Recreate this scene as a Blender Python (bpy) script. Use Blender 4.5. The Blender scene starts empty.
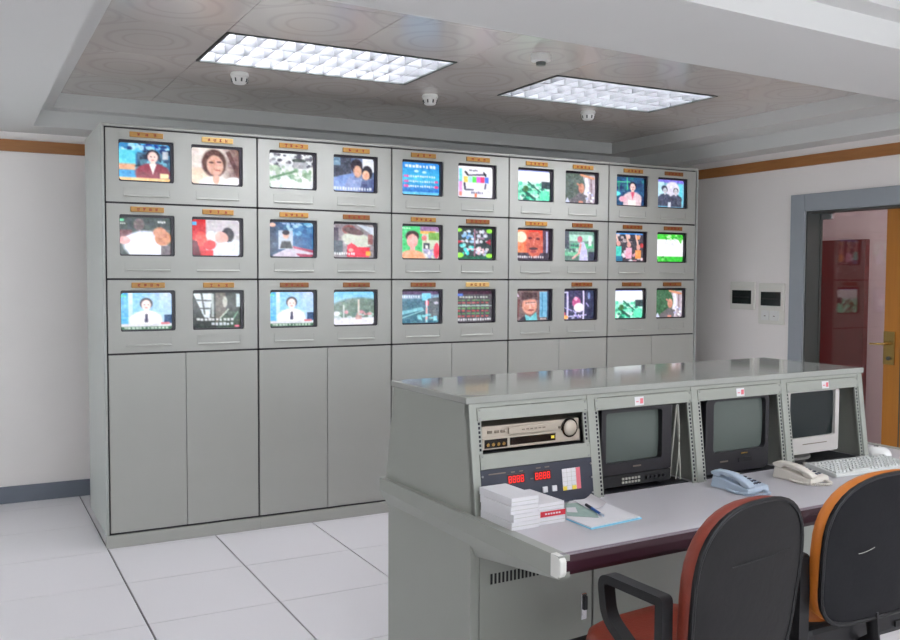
import bpy, bmesh, math, random
import numpy as np
from mathutils import Vector, Matrix

C = bpy.context.scene.collection
SC = bpy.context.scene
random.seed(7)

# ------------------------------------------------------------------ camera, world, exposure
CAM = Vector((-0.7047, -5.3305, 1.5436))
YAW, PITCH, ROLL, FPX = 0.4934, -0.0496, 0.0040, 907.24
cd = bpy.data.cameras.new('camera')
cd.sensor_width = 36.0
cd.lens = FPX / 900 * 36
cd.clip_start = 0.05
cam = bpy.data.objects.new('camera', cd)
C.objects.link(cam)
fwd = Vector((math.sin(YAW) * math.cos(PITCH), math.cos(YAW) * math.cos(PITCH), math.sin(PITCH)))
rgt = Vector((math.cos(YAW), -math.sin(YAW), 0))
upv = rgt.cross(fwd)
r2 = rgt * math.cos(ROLL) + upv * math.sin(ROLL)
u2 = upv * math.cos(ROLL) - rgt * math.sin(ROLL)
cam.matrix_world = Matrix(((r2.x, u2.x, -fwd.x, CAM.x), (r2.y, u2.y, -fwd.y, CAM.y), (r2.z, u2.z, -fwd.z, CAM.z), (0, 0, 0, 1)))
SC.camera = cam

world = bpy.data.worlds.new('daylight')
SC.world = world
world.use_nodes = True
world.node_tree.nodes['Background'].inputs[0].default_value = (0.93, 0.95, 1.0, 1)
world.node_tree.nodes['Background'].inputs[1].default_value = 6.5

SC.view_settings.view_transform = 'Standard'
SC.view_settings.look = 'None'
SC.view_settings.gamma = 1
SC.view_settings.use_curve_mapping = False
SC.view_settings.exposure = 0.08
SC.cycles.use_denoising = True
SC.cycles.max_bounces = 8
SC.cycles.diffuse_bounces = 5
SC.cycles.transparent_max_bounces = 8
TUBE_POWER = 70.0      # emission of the tubes in the added near-tray lights
SCREEN_POWER = 0.95

# ------------------------------------------------------------------ helpers: colour, materials
def lin(c):
    return tuple(((x / 255) / 12.92) if x / 255 <= 0.04045 else (((x / 255) + 0.055) / 1.055) ** 2.4 for x in c)

def mat(name, col, rough=0.5, metal=0.0, vary=0.0, scale=30.0, bump=0.0, bscale=200.0, spec=0.5, emit=None, estr=0.0, coat=0.0):
    m = bpy.data.materials.new(name)
    m.use_nodes = True
    nt = m.node_tree
    b = nt.nodes['Principled BSDF']
    c = lin(col)
    b.inputs['Base Color'].default_value = (*c, 1)
    b.inputs['Roughness'].default_value = rough
    b.inputs['Metallic'].default_value = metal
    b.inputs['Specular IOR Level'].default_value = spec
    b.inputs['Coat Weight'].default_value = coat
    tc = nt.nodes.new('ShaderNodeTexCoord')
    if vary > 0:
        n = nt.nodes.new('ShaderNodeTexNoise')
        n.inputs['Scale'].default_value = scale
        n.inputs['Detail'].default_value = 4
        nt.links.new(tc.outputs['Object'], n.inputs['Vector'])
        mx = nt.nodes.new('ShaderNodeMix')
        mx.data_type = 'RGBA'
        mx.inputs[6].default_value = (*[max(0, x * (1 - vary)) for x in c], 1)
        mx.inputs[7].default_value = (*[min(1, x * (1 + vary)) for x in c], 1)
        nt.links.new(n.outputs['Fac'], mx.inputs[0])
        nt.links.new(mx.outputs[2], b.inputs['Base Color'])
    if bump > 0:
        n2 = nt.nodes.new('ShaderNodeTexNoise')
        n2.inputs['Scale'].default_value = bscale
        nt.links.new(tc.outputs['Object'], n2.inputs['Vector'])
        bp = nt.nodes.new('ShaderNodeBump')
        bp.inputs['Strength'].default_value = bump
        bp.inputs['Distance'].default_value = 0.002
        nt.links.new(n2.outputs['Fac'], bp.inputs['Height'])
        nt.links.new(bp.outputs['Normal'], b.inputs['Normal'])
    if emit:
        b.inputs['Emission Color'].default_value = (*lin(emit), 1)
        b.inputs['Emission Strength'].default_value = estr
    return m

M = {}
M['wall'] = mat('wall_paint', (238, 233, 230), 0.8, vary=0.03, scale=3, bump=0.15)
M['soffit'] = mat('ceiling_paint', (210, 210, 208), 0.85, vary=0.02, scale=2)
M['cabinet'] = mat('cabinet_enamel', (172, 173, 167), 0.42, vary=0.03, scale=6, bump=0.1, bscale=300)
M['cabinet_side'] = mat('cabinet_side_enamel', (168, 172, 168), 0.42, vary=0.03, scale=6)
M['seam'] = mat('cabinet_shadow_gap', (60, 58, 62), 0.8)
M['console'] = mat('console_enamel', (146, 149, 141), 0.4, vary=0.03, scale=6, bump=0.08, bscale=300)
M['console_top'] = mat('console_top_laminate', (150, 152, 147), 0.08, vary=0.03, scale=5)
M['desk'] = mat('desk_laminate', (186, 184, 188), 0.35, vary=0.02, scale=8)
M['capwhite'] = mat('desk_cap_plastic', (218, 218, 212), 0.4)
M['maroon'] = mat('maroon_rubber', (52, 24, 35), 0.5, spec=0.3)
M['maroon_line'] = mat('edge_strip', (150, 140, 150), 0.4)
M['black'] = mat('black_plastic', (26, 25, 30), 0.4)
M['blackmatte'] = mat('black_matte', (16, 16, 18), 0.7)
M['bezel'] = mat('bezel_plastic', (34, 28, 40), 0.35)
M['hole'] = mat('rack_hole_dark', (22, 18, 34), 0.8)
M['screw'] = mat('screw_steel', (150, 150, 150), 0.3, metal=0.9)
M['chrome'] = mat('chrome', (225, 225, 228), 0.12, metal=1.0)
M['white'] = mat('white_plastic', (225, 225, 222), 0.4)
M['blade'] = mat('louvre_aluminium', (128, 129, 132), 0.35, metal=0.3)
M['tube_dim'] = mat('fluorescent_tube_weak', (255, 255, 255), 0.5, emit=(246, 248, 255), estr=75.0)
M['tube'] = mat('added_fluorescent_tube', (255, 255, 255), 0.5, emit=(246, 248, 255), estr=TUBE_POWER)
M['baseboard'] = mat('baseboard_grey', (112, 118, 130), 0.5)
M['tile'] = mat('floor_tile_laminate', (226, 223, 226), 0.4, vary=0.06, scale=260)
M['subfloor'] = mat('floor_joint_dark', (44, 36, 52), 0.8)
M['frame_grey'] = mat('door_frame_grey', (150, 156, 162), 0.4, vary=0.02)
M['jamb'] = mat('jamb_dark', (70, 74, 72), 0.5)
M['brass'] = mat('brass', (180, 150, 90), 0.25, metal=1.0)
M['lightblue'] = mat('pale_blue_plastic', (176, 192, 208), 0.35)
M['ivory'] = mat('ivory_plastic', (216, 210, 200), 0.35)
M['beige'] = mat('beige_computer_plastic', (182, 178, 174), 0.45)
M['keycap'] = mat('keycap_plastic', (192, 194, 192), 0.5)
M['darkkey'] = mat('phone_key_dark', (70, 74, 86), 0.5)
M['crt'] = mat('crt_glass_off', (84, 92, 88), 0.22, spec=0.3, vary=0.08, scale=4)
M['crt_dark'] = mat('crt_glass_dark', (28, 36, 37), 0.2, spec=0.25)
M['vcr'] = mat('vcr_champagne', (176, 166, 152), 0.35, metal=0.25, vary=0.04, scale=20)
M['vcr_dark'] = mat('vcr_window', (18, 16, 16), 0.2)
M['vcr_mark'] = mat('vcr_print', (110, 100, 88), 0.5)
M['navy'] = mat('navy_panel', (40, 44, 58), 0.45)
M['led'] = mat('led_red', (120, 0, 0), 0.4, emit=(255, 30, 20), estr=1.3)
M['ledback'] = mat('led_window', (60, 4, 6), 0.3)
M['paper'] = mat('white_paper', (214, 213, 216), 0.8, vary=0.02)
M['cyan'] = mat('cyan_paper', (130, 200, 226), 0.7)
M['greenprint'] = mat('green_grey_print', (150, 172, 164), 0.8, vary=0.25, scale=30)
M['red'] = mat('red_print', (196, 40, 56), 0.6)
M['yellow'] = mat('yellow_print', (232, 206, 70), 0.6)
M['pinkred'] = mat('pink_red_print', (214, 110, 120), 0.6)
M['penblue'] = mat('pen_blue', (30, 90, 170), 0.3)
M['cable'] = mat('cable_grey', (168, 168, 158), 0.5)
M['red_leather'] = mat('red_leather', (128, 50, 33), 0.5, vary=0.2, scale=14, bump=0.5, bscale=120)
M['orange_leather'] = mat('orange_leather', (194, 112, 34), 0.5, vary=0.15, scale=10, bump=0.4, bscale=120)
M["chair_back"] = mat("chair_back_vinyl", (19, 18, 19), 0.6, spec=0.25, vary=0.15, scale=6, bump=0.5, bscale=40)
M['chair_back_dark'] = mat('chair_back_navy_vinyl', (13, 14, 18), 0.65, spec=0.2, vary=0.1, scale=6, bump=0.3, bscale=60)
M['chair_plastic'] = mat('chair_black_plastic', (20, 20, 22), 0.5, spec=0.3)
M['pink_wall'] = mat('corridor_paint', (224, 206, 212), 0.8, vary=0.03, scale=3)
M['dark_red'] = mat('dark_red_board', (112, 26, 30), 0.6, vary=0.15, scale=5)
M['smoke_glass'] = mat('smoked_window', (34, 40, 38), 0.15)
M['plate_ivory'] = mat('switch_plate_plastic', (222, 220, 212), 0.4)
M['gold_light'] = mat('plaque_light', (226, 186, 112), 0.4, vary=0.08, scale=30)
M['gold_mid'] = mat('plaque_mid', (180, 132, 62), 0.4, vary=0.12, scale=30)
M['gold_dark'] = mat('plaque_dark', (142, 90, 44), 0.4, vary=0.15, scale=30)
M['glyph'] = mat('plaque_lettering', (150, 40, 28), 0.5)
M['sash'] = mat('window_sash', (210, 212, 214), 0.4)

def wood(name, c1, c2, scale=(1, 1, 8), rough=0.4):
    m = bpy.data.materials.new(name); m.use_nodes = True
    nt = m.node_tree; b = nt.nodes['Principled BSDF']; b.inputs['Roughness'].default_value = rough
    tc = nt.nodes.new('ShaderNodeTexCoord'); mp = nt.nodes.new('ShaderNodeMapping')
    mp.inputs['Scale'].default_value = scale
    n = nt.nodes.new('ShaderNodeTexNoise'); n.inputs['Scale'].default_value = 5; n.inputs['Detail'].default_value = 6
    mx = nt.nodes.new('ShaderNodeMix'); mx.data_type = 'RGBA'
    mx.inputs[6].default_value = (*lin(c1), 1); mx.inputs[7].default_value = (*lin(c2), 1)
    nt.links.new(tc.outputs['Object'], mp.inputs['Vector']); nt.links.new(mp.outputs['Vector'], n.inputs['Vector'])
    nt.links.new(n.outputs['Fac'], mx.inputs[0]); nt.links.new(mx.outputs[2], b.inputs['Base Color'])
    return m
M['door_wood'] = wood('door_veneer', (186, 122, 40), (168, 104, 30), (12, 12, 0.6))
M['trim_wood'] = wood('trim_veneer', (172, 118, 66), (148, 94, 48), (1.5, 1.5, 14))

def glass_mat():
    m = bpy.data.materials.new('thin_glass'); m.use_nodes = True
    nt = m.node_tree; nt.nodes.remove(nt.nodes['Principled BSDF'])
    out = nt.nodes['Material Output']
    t = nt.nodes.new('ShaderNodeBsdfTransparent'); t.inputs[0].default_value = (0.93, 0.95, 0.95, 1)
    g = nt.nodes.new('ShaderNodeBsdfGlossy'); g.inputs['Roughness'].default_value = 0.02
    lw = nt.nodes.new('ShaderNodeLayerWeight'); lw.inputs[0].default_value = 0.5
    pw = nt.nodes.new('ShaderNodeMath'); pw.operation = 'POWER'; pw.inputs[1].default_value = 3.0
    fr = nt.nodes.new('ShaderNodeMath'); fr.operation = 'MULTIPLY_ADD'; fr.inputs[1].default_value = 0.8; fr.inputs[2].default_value = 0.05
    nt.links.new(lw.outputs['Facing'], pw.inputs[0]); nt.links.new(pw.outputs[0], fr.inputs[0])
    mx = nt.nodes.new('ShaderNodeMixShader')
    nt.links.new(fr.outputs[0], mx.inputs[0]); nt.links.new(t.outputs[0], mx.inputs[1]); nt.links.new(g.outputs[0], mx.inputs[2])
    nt.links.new(mx.outputs[0], out.inputs[0])
    return m
M['glass'] = glass_mat()

def panel_mat():
    """embossed aluminium ceiling panel: rings and lozenges pressed into the sheet"""
    m = bpy.data.materials.new('embossed_ceiling_panel'); m.use_nodes = True
    nt = m.node_tree; b = nt.nodes['Principled BSDF']
    b.inputs['Roughness'].default_value = 0.19; b.inputs['Metallic'].default_value = 0.2
    tc = nt.nodes.new('ShaderNodeTexCoord'); sp = nt.nodes.new('ShaderNodeSeparateXYZ')
    nt.links.new(tc.outputs['Object'], sp.inputs[0])
    def math_(op, a, b_=None, c_=None):
        n = nt.nodes.new('ShaderNodeMath'); n.operation = op
        for i, x in enumerate((a, b_, c_)):
            if x is None: continue
            if isinstance(x, (int, float)): n.inputs[i].default_value = x
            else: nt.links.new(x, n.inputs[i])
        return n.outputs[0]
    x, y = sp.outputs[0], sp.outputs[1]
    def ring(cx, cy, r, w):
        dx = math_('SUBTRACT', math_('ABSOLUTE', x), cx); dy = math_('SUBTRACT', math_('ABSOLUTE', y), cy)
        d = math_('SQRT', math_('ADD', math_('MULTIPLY', dx, dx), math_('MULTIPLY', dy, dy)))
        return math_('SUBTRACT', 1.0, math_('MINIMUM', 1.0, math_('DIVIDE', math_('ABSOLUTE', math_('SUBTRACT', d, r)), w)))
    loz = math_('ADD', math_('ABSOLUTE', x), math_('ABSOLUTE', y))
    lz = math_('SUBTRACT', 1.0, math_('MINIMUM', 1.0, math_('DIVIDE', math_('ABSOLUTE', math_('SUBTRACT', loz, 0.42)), 0.022)))
    s = math_('MAXIMUM', math_('MAXIMUM', ring(0, 0, 0.19, 0.022), ring(0, 0, 0.115, 0.014)), math_('MAXIMUM', ring(0.31, 0.31, 0.13, 0.02), lz))
    mx = nt.nodes.new('ShaderNodeMix'); mx.data_type = 'RGBA'
    mx.inputs[6].default_value = (*lin((218, 211, 206)), 1); mx.inputs[7].default_value = (*lin((207, 200, 195)), 1)
    nt.links.new(s, mx.inputs[0]); nt.links.new(mx.outputs[2], b.inputs['Base Color'])
    bp = nt.nodes.new('ShaderNodeBump'); bp.inputs['Strength'].default_value = 0.12; bp.inputs['Distance'].default_value = 0.002
    nt.links.new(s, bp.inputs['Height']); nt.links.new(bp.outputs['Normal'], b.inputs['Normal'])
    return m
M['panel'] = panel_mat()

def screen_mat():
    m = bpy.data.materials.new('lit_tv_picture'); m.use_nodes = True
    nt = m.node_tree; b = nt.nodes['Principled BSDF']
    b.inputs['Base Color'].default_value = (0.02, 0.02, 0.025, 1); b.inputs['Roughness'].default_value = 0.2
    a = nt.nodes.new('ShaderNodeVertexColor'); a.layer_name = 'picture'
    nt.links.new(a.outputs['Color'], b.inputs['Emission Color'])
    b.inputs['Emission Strength'].default_value = SCREEN_POWER
    return m
M['screen'] = screen_mat()

# ------------------------------------------------------------------ helpers: meshes
class MB:
    """collects vertices and faces of ONE part"""
    def __init__(s): s.v, s.f = [], []
    def add(s, vs, fs):
        o = len(s.v); s.v += [tuple(x) for x in vs]; s.f += [tuple(i + o for i in f) for f in fs]; return s
    def box(s, x0, y0, z0, x1, y1, z1):
        x0, x1 = sorted((x0, x1)); y0, y1 = sorted((y0, y1)); z0, z1 = sorted((z0, z1))
        return s.add([(x0, y0, z0), (x1, y0, z0), (x1, y1, z0), (x0, y1, z0), (x0, y0, z1), (x1, y0, z1), (x1, y1, z1), (x0, y1, z1)],
                     [(0, 3, 2, 1), (4, 5, 6, 7), (0, 1, 5, 4), (1, 2, 6, 5), (2, 3, 7, 6), (3, 0, 4, 7)])
    def hexa(s, bottom, top):
        """eight corners: bottom four and top four, counter-clockwise from above"""
        return s.add(list(bottom) + list(top), [(0, 3, 2, 1), (4, 5, 6, 7), (0, 1, 5, 4), (1, 2, 6, 5), (2, 3, 7, 6), (3, 0, 4, 7)])
    def prism(s, poly, a0, a1, axis):
        """polygon extruded along an axis; poly in the two other axes (x: y,z; y: x,z; z: x,y)"""
        def P(p, a):
            return {'x': (a, p[0], p[1]), 'y': (p[0], a, p[1]), 'z': (p[0], p[1], a)}[axis]
        n = len(poly)
        return s.add([P(p, a0) for p in poly] + [P(p, a1) for p in poly],
                     [tuple(range(n - 1, -1, -1)), tuple(range(n, 2 * n))] + [(i, (i + 1) % n, n + (i + 1) % n, n + i) for i in range(n)])
    def lathe(s, prof, c=(0, 0, 0), n=20, axis='z'):
        vs = []; k = len(prof)
        for i in range(n):
            a = 2 * math.pi * i / n
            for r, h in prof:
                q = (r * math.cos(a), r * math.sin(a), h)
                if axis == 'y': q = (q[0], q[2], q[1])
                if axis == 'x': q = (q[2], q[0], q[1])
                vs.append((q[0] + c[0], q[1] + c[1], q[2] + c[2]))
        fs = [(i * k + j, ((i + 1) % n) * k + j, ((i + 1) % n) * k + j + 1, i * k + j + 1) for i in range(n) for j in range(k - 1)]
        fs += [tuple(i * k for i in range(n - 1, -1, -1)), tuple(i * k + k - 1 for i in range(n))]
        return s.add(vs, fs)
    def tube(s, pts, r, n=8, ry=None, closed=False, up=(0, 0, 1)):
        pts = [Vector(p) for p in pts]; m = len(pts); vs = []; ry = ry or r
        for i, p in enumerate(pts):
            a = pts[(i - 1) % m] if closed or i > 0 else p
            b = pts[(i + 1) % m] if closed or i < m - 1 else p
            t = (b - a).normalized(); sd = t.cross(Vector(up))
            if sd.length < 1e-4: sd = t.cross(Vector((1, 0, 0)))
            sd.normalize(); w = sd.cross(t)
            for j in range(n):
                an = 2 * math.pi * (j + 0.5) / n
                vs.append(p + sd * (r * math.cos(an)) + w * (ry * math.sin(an)))
        fs = [(i * n + j, i * n + (j + 1) % n, ((i + 1) % m) * n + (j + 1) % n, ((i + 1) % m) * n + j) for i in range(m if closed else m - 1) for j in range(n)]
        if not closed: fs += [tuple(range(n - 1, -1, -1)), tuple((m - 1) * n + j for j in range(n))]
        return s.add(vs, fs)
    def build(s, name, m, parent=None, bevel=0.0, segs=2, smooth=False, loc=None):
        me = bpy.data.meshes.new(name)
        me.from_pydata(s.v, [], s.f); me.validate()
        bm = bmesh.new(); bm.from_mesh(me)
        bmesh.ops.recalc_face_normals(bm, faces=bm.faces)
        if bevel > 0:
            ed = [e for e in bm.edges if len(e.link_faces) == 2 and e.calc_face_angle(0) > 0.5]
            bmesh.ops.bevel(bm, geom=ed, offset=bevel, segments=segs, profile=0.5, affect='EDGES', clamp_overlap=True)
        if smooth:
            for f in bm.faces: f.smooth = True
            for e in bm.edges:
                if len(e.link_faces) == 2 and e.calc_face_angle(0) > 0.9: e.smooth = False
        bm.to_mesh(me); bm.free()
        if m is not None: me.materials.append(M[m] if isinstance(m, str) else m)
        o = bpy.data.objects.new(name, me); C.objects.link(o)
        if parent: o.parent = parent
        if loc: o.location = loc
        return o

def tag(o, label=None, cat=None, group=None, kind=None):
    if label: o['label'] = label
    if cat: o['category'] = cat
    if group: o['group'] = group
    if kind: o['kind'] = kind
    return o
def thing(name, label, cat, loc=(0, 0, 0), rz=0.0, group=None):
    o = bpy.data.objects.new(name, None); C.objects.link(o)
    o.location = loc; o.rotation_euler = (0, 0, rz); o.empty_display_size = 0.1
    return tag(o, label, cat, group)
def B(*a): return MB().box(*a)
def copy_obj(o, parent=None, loc=None):
    c = o.copy(); C.objects.link(c); c.parent = parent
    if loc is not None: c.location = loc
    return c
def struct(name, mb, m, **k): return tag(mb.build(name, m, **k), kind='structure')

# ------------------------------------------------------------------ the room
XL, XR, YB, YF = -2.6, 4.76, 1.389, -7.2       # left, right, back and front walls
ZM, Z2, Z1 = 2.68, 2.586, 2.48                  # metal ceiling, soffit step, soffit underside
YSCALE = 0.6

fl = struct('floor', B(XL - .1, YF - .1, -0.06, 6.5, YB + .1, -0.012), 'subfloor')
TX0, TY0 = -0.0128, -0.0444
tile_mb = B(-0.2955, -0.298, -0.012, 0.2955, 0.298, 0.0)
t0 = None
for i in range(-4, 11):
    for j in range(-12, 3):
        cx, cy = TX0 + 0.6 * i + 0.3, TY0 + 0.6 * j + 0.3
        if cx - 0.3 < XL - 0.25 or cy - 0.3 > YB: continue
        if t0 is None:
            t0 = tile_mb.build('floor_tile', 'tile', fl, loc=(cx, cy, 0))
        else:
            copy_obj(t0, fl, (cx, cy, 0))

struct('wall_back', B(XL - .1, YB, 0, 6.5, YB + .1, 2.9), 'wall')
struct('baseboard_back', B(XL, YB - .018, 0, XR, YB, 0.112), 'baseboard')
struct('trim_1', B(XL, YB - .02, 2.350, XR, YB, 2.427), 'trim_wood')
# right wall with the door opening
DY0, DY1, DZ = -0.68, -2.30, 2.02
wr = struct('wall_right', MB().box(XR, DY0, 0, XR + .165, YB, 2.9).box(XR, YF, 0, XR + .165, DY1, 2.9).box(XR, DY1, DZ, XR + .165, DY0, 2.9), 'wall')
struct('baseboard_right', B(XR - .018, DY0 + .126, 0, XR, YB, 0.112), 'baseboard')
struct('trim_2', B(XR - .02, YF, 2.350, XR, YB - .02, 2.427), 'trim_wood')
# left wall with a window, front wall behind the camera
WY0, WY1, WZ0, WZ1 = -0.9, 0.7, 0.80, 2.35
struct('wall_left', MB().box(XL - .1, YF, 0, XL, WY0, 2.9).box(XL - .1, WY1, 0, XL, YB, 2.9).box(XL - .1, WY0, 0, XL, WY1, WZ0).box(XL - .1, WY0, WZ1, XL, WY1, 2.9), 'wall')
FX0, FX1 = -1.2, 4.4
struct('wall_front', MB().box(XL - .1, YF - .1, 0, FX0, YF, 2.9).box(FX1, YF - .1, 0, XR + .24, YF, 2.9).box(FX0, YF - .1, 0, FX1, YF, WZ0).box(FX0, YF - .1, WZ1, FX1, YF, 2.9), 'wall')
def window(name, loc, rz, width):
    wn = tag(bpy.data.objects.new(name, None), kind='structure'); C.objects.link(wn); wn.location = loc; wn.rotation_euler = (0, 0, rz)
    hw, hh = width / 2, WZ1 - WZ0
    fm = MB().box(-.03, -hw, 0, .03, hw, .05).box(-.03, -hw, hh - .05, .03, hw, hh)
    st = (2 * hw - .05) / 4
    for k in range(5): fm.box(-.03, -hw + k * st, 0, .03, -hw + k * st + .05, hh)
    fm.build('window_frame', 'sash', wn)
    for k in range(4): B(-.003, -hw + k * st + .05, .05, .003, -hw + (k + 1) * st, hh - .05).build('pane', 'glass', wn)
window('window_1', (XL - .05, (WY0 + WY1) / 2, WZ0), 0, WY1 - WY0)
window('window_2', ((FX0 + FX1) / 2, YF - .05, WZ0), math.pi / 2, FX1 - FX0)

# ceiling: slab above, stepped soffit round the tray, cross beam, second tray over the camera
ce = struct('ceiling', B(XL - .1, YF - .1, 2.80, 6.5, YB + .1, 2.9), 'soffit')
MXL, MXR, MYB = -0.18, 4.235, 0.93              # edges of the metal ceiling (upper step)
def beam_back(x): return -2.375 + 0.056 * x
def beam_front(x): return -3.035 + 0.062 * x
# left soffit
MB().box(XL, YF, Z1, -0.285, YB, 2.80).build('left_soffit', 'soffit', ce)
MB().box(-0.285, beam_front(0) - .0, Z2, MXL, MYB + .0, 2.80).build('left_step', 'soffit', ce)
# back soffit
MB().box(-0.285, 1.05, Z1, XR, YB, 2.80).build('back_soffit', 'soffit', ce)
MB().box(-0.285, MYB, Z2, XR, 1.05, 2.80).build('back_step', 'soffit', ce)
# right soffit
MB().box(4.53, YF, Z1, XR, 1.05, 2.80).build('right_soffit', 'soffit', ce)
MB().box(MXR, YF, Z2, 4.53, MYB, 2.80).build('right_step', 'soffit', ce)
# cross beam, set a little askew
xa, xb = -0.285, 4.53
bb = [(xa, beam_front(xa)), (xb, beam_front(xb)), (xb, beam_back(xb)), (xa, beam_back(xa))]
MB().hexa([(x, y, Z1) for x, y in bb], [(x, y, 2.80) for x, y in bb]).build('cross_beam', 'soffit', ce)
b2 = [(xa, beam_front(xa) - .11), (MXR, beam_front(MXR) - .11), (MXR, beam_front(MXR)), (xa, beam_front(xa))]
MB().hexa([(x, y, Z2) for x, y in b2], [(x, y, 2.80) for x, y in b2]).build('beam_step', 'soffit', ce)

# metal ceiling panels between the soffits: a loop over both trays; the light troffers take two cells each
xs = [MXL, 0.415, 1.035, 1.655, 2.295, 2.915, 3.535, MXR]
ys_back = [MYB, 0.28, -0.360, -1.025, -1.65, -2.27]
ys_front = [-3.2, -3.83, -4.46, -5.09, -5.72, -6.35, YF]
LIGHT_CELLS = {(1, 2), (2, 2), (4, 2), (5, 2)}
ADDED_FRONT_LIGHTS = {(1, 1), (2, 1), (4, 1), (5, 1), (1, 4), (2, 4), (4, 4), (5, 4)}
def ceil_panels(ys, skip):
    for j in range(len(ys) - 1):
        for i in range(len(xs) - 1):
            if (i, j) in skip: continue
            w, d = (xs[i + 1] - xs[i]) / 2 - .0015, (ys[j] - ys[j + 1]) / 2 - .0015
            B(-w, -d, 0, w, d, .02).build('ceiling_panel', 'panel', ce, loc=((xs[i] + xs[i + 1]) / 2, (ys[j] + ys[j + 1]) / 2, ZM))
ceil_panels(ys_back, LIGHT_CELLS)
ceil_panels(ys_front, ADDED_FRONT_LIGHTS)

# louvred fluorescent troffers
def troffer(x0, x1, y0, y1, label, lamp='tube'):
    cx, cy = (x0 + x1) / 2, (y0 + y1) / 2
    w, d = (x1 - x0) / 2 - .004, (y1 - y0) / 2 - .004
    t = thing('ceiling_light', label, 'ceiling light', (cx, cy, ZM), group='louvred ceiling lights')
    MB().box(-w, -d, .088, w, d, .096).box(-w, -d, 0, -w + .006, d, .088).box(w - .006, -d, 0, w, d, .088).box(-w, -d, 0, w, -d + .006, .088).box(-w, d - .006, 0, w, d, .088).build('housing', 'blade', t)
    MB().box(-w, -d, -.004, -w + .014, d, .004).box(w - .014, -d, -.004, w, d, .004).box(-w, -d, -.004, w, -d + .014, .004).box(-w, d - .014, -.004, w, d, .004).build('rim', 'jamb', t)  # dark grey rim puts the shade of the inner side into the colour
    for k in range(1, 12):
        x = -w + 2 * w * k / 12
        MB().prism([(x - .002, .002), (x + .002, .002), (x + .005, .056), (x - .005, .056)], -d + .006, d - .006, 'y').build('louver_blade', 'blade', t)
    for k in range(1, 3):
        y = -d + 2 * d * k / 3
        MB().prism([(y - .003, .000), (y + .003, .000), (y + .008, .058), (y - .008, .058)], -w + .006, w - .006, 'x').build('louver_rail', 'blade', t)
    for k in range(3):
        y = -d + 2 * d * (k + .5) / 3
        MB().lathe([(.0, -w + .03), (.012, -w + .03), (.012, w - .03), (0, w - .03)], (0, y, .0705), 10, 'x').build('tube_lamp', lamp, t, smooth=True)
    return t
troffer(xs[1], xs[3], ys_back[3], ys_back[2], 'large louvred ceiling light nearest the left soffit, above the first monitor columns', 'tube_dim')
troffer(xs[4], xs[6], ys_back[3], ys_back[2], 'louvred ceiling light right of the round detectors, nearer the door wall', 'tube_dim')
for j in (1, 4):  # unseen troffers added to light the room from behind the camera
    troffer(xs[1], xs[3], ys_front[j + 1], ys_front[j], 'added louvred ceiling light in the near tray, ' + ('left of the chairs' if j == 1 else 'left and far behind the chairs'))
    troffer(xs[4], xs[6], ys_front[j + 1], ys_front[j], 'added louvred ceiling light in the near tray, ' + ('above the two chairs' if j == 1 else 'right and far behind the chairs'))

# round detectors under the metal ceiling
def pix_ray(px, py):
    return fwd + r2 * ((px - 450) / FPX) + u2 * ((320 - py) / FPX)
def on_z(px, py, z):
    d = pix_ray(px, py); t = (z - CAM.z) / d.z; return CAM + d * t
def detector(px, py, label, low=False):
    p = on_z(px, py, ZM)
    t = thing('smoke_detector', label, 'smoke detector', (p.x, p.y, ZM), group='round detectors under the metal ceiling')
    MB().lathe([(0, 0), (.048, 0), (.052, -.012), (.05, -.02), (0, -.02)], n=24).build('base', 'white', t, smooth=True)
    if low:
        MB().lathe([(0, -.02), (.05, -.02), (.05, -.036), (.03, -.042), (0, -.042)], n=24).build('dome', 'white', t, smooth=True)
        MB().lathe([(0, -.042), (.026, -.042), (.024, -.058), (0, -.058)], n=16).build('sensor_vent', 'jamb', t, smooth=True)
    else:
        MB().lathe([(0, -.02), (.040, -.02), (.046, -.03), (.044, -.048), (.03, -.062), (0, -.064)], n=24).build('dome', 'white', t, smooth=True)
        v = MB()
        for k in range(8):
            a = 2 * math.pi * k / 8
            v.tube([(.046 * math.cos(a), .046 * math.sin(a), -.034), (.041 * math.cos(a), .041 * math.sin(a), -.054)], .005, 5)
        tag(v.build('sensor_vent', 'jamb', t), kind='stuff')
detector(239.5, 73, 'white domed detector below the large left ceiling light')
detector(430, 95, 'white detector between the two louvred lights, small and low')
detector(588, 111, 'white domed detector just below the right-hand ceiling light')
detector(541, 54, 'white flat detector between the lights, nearest the cross beam', low=True)

# ------------------------------------------------------------------ the door in the right wall
GX = XR + .19
dr = tag(bpy.data.objects.new('door_1', None), kind='structure'); C.objects.link(dr); dr.location = (XR, (DY0 + DY1) / 2, 0)
oy_ = (DY0 + DY1) / 2
def L(y): return y - oy_
cas = MB().box(-.022, L(DY0), 0, 0, L(DY0 + .126), DZ + .125).box(-.022, L(DY1 - .126), 0, 0, L(DY1), DZ + .125).box(-.022, L(DY1), DZ, 0, L(DY0), DZ + .125)
cas.build('door_frame', 'frame_grey', dr, bevel=.004)
MB().box(0, L(DY0), 0, .164, L(DY0 - .012), DZ - .012).box(0, L(DY1), 0, .164, L(DY1 + .012), DZ - .012).box(0, L(DY1), DZ - .012, .164, L(DY0), DZ).build('door_jamb', 'jamb', dr)
WOODY = -1.248
MB().box(.146, L(WOODY), .01, .156, L(DY0 - .012), DZ - .014).build('glass_panel', 'glass', dr)
MB().box(.132, L(DY0 - .020), DZ - .058, .163, L(DY0 - .118), DZ - .014).build('patch_fitting', 'chrome', dr, bevel=.003)
MB().box(.136, L(DY0 - .012), 0, .146, L(DY0 - .018), DZ - .014).build('glass_edge_post', 'jamb', dr)
lf = MB().box(.128, L(DY1 + .014), .01, .163, L(WOODY), DZ - .014).build('door_leaf', 'door_wood', dr, bevel=.003)
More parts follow.
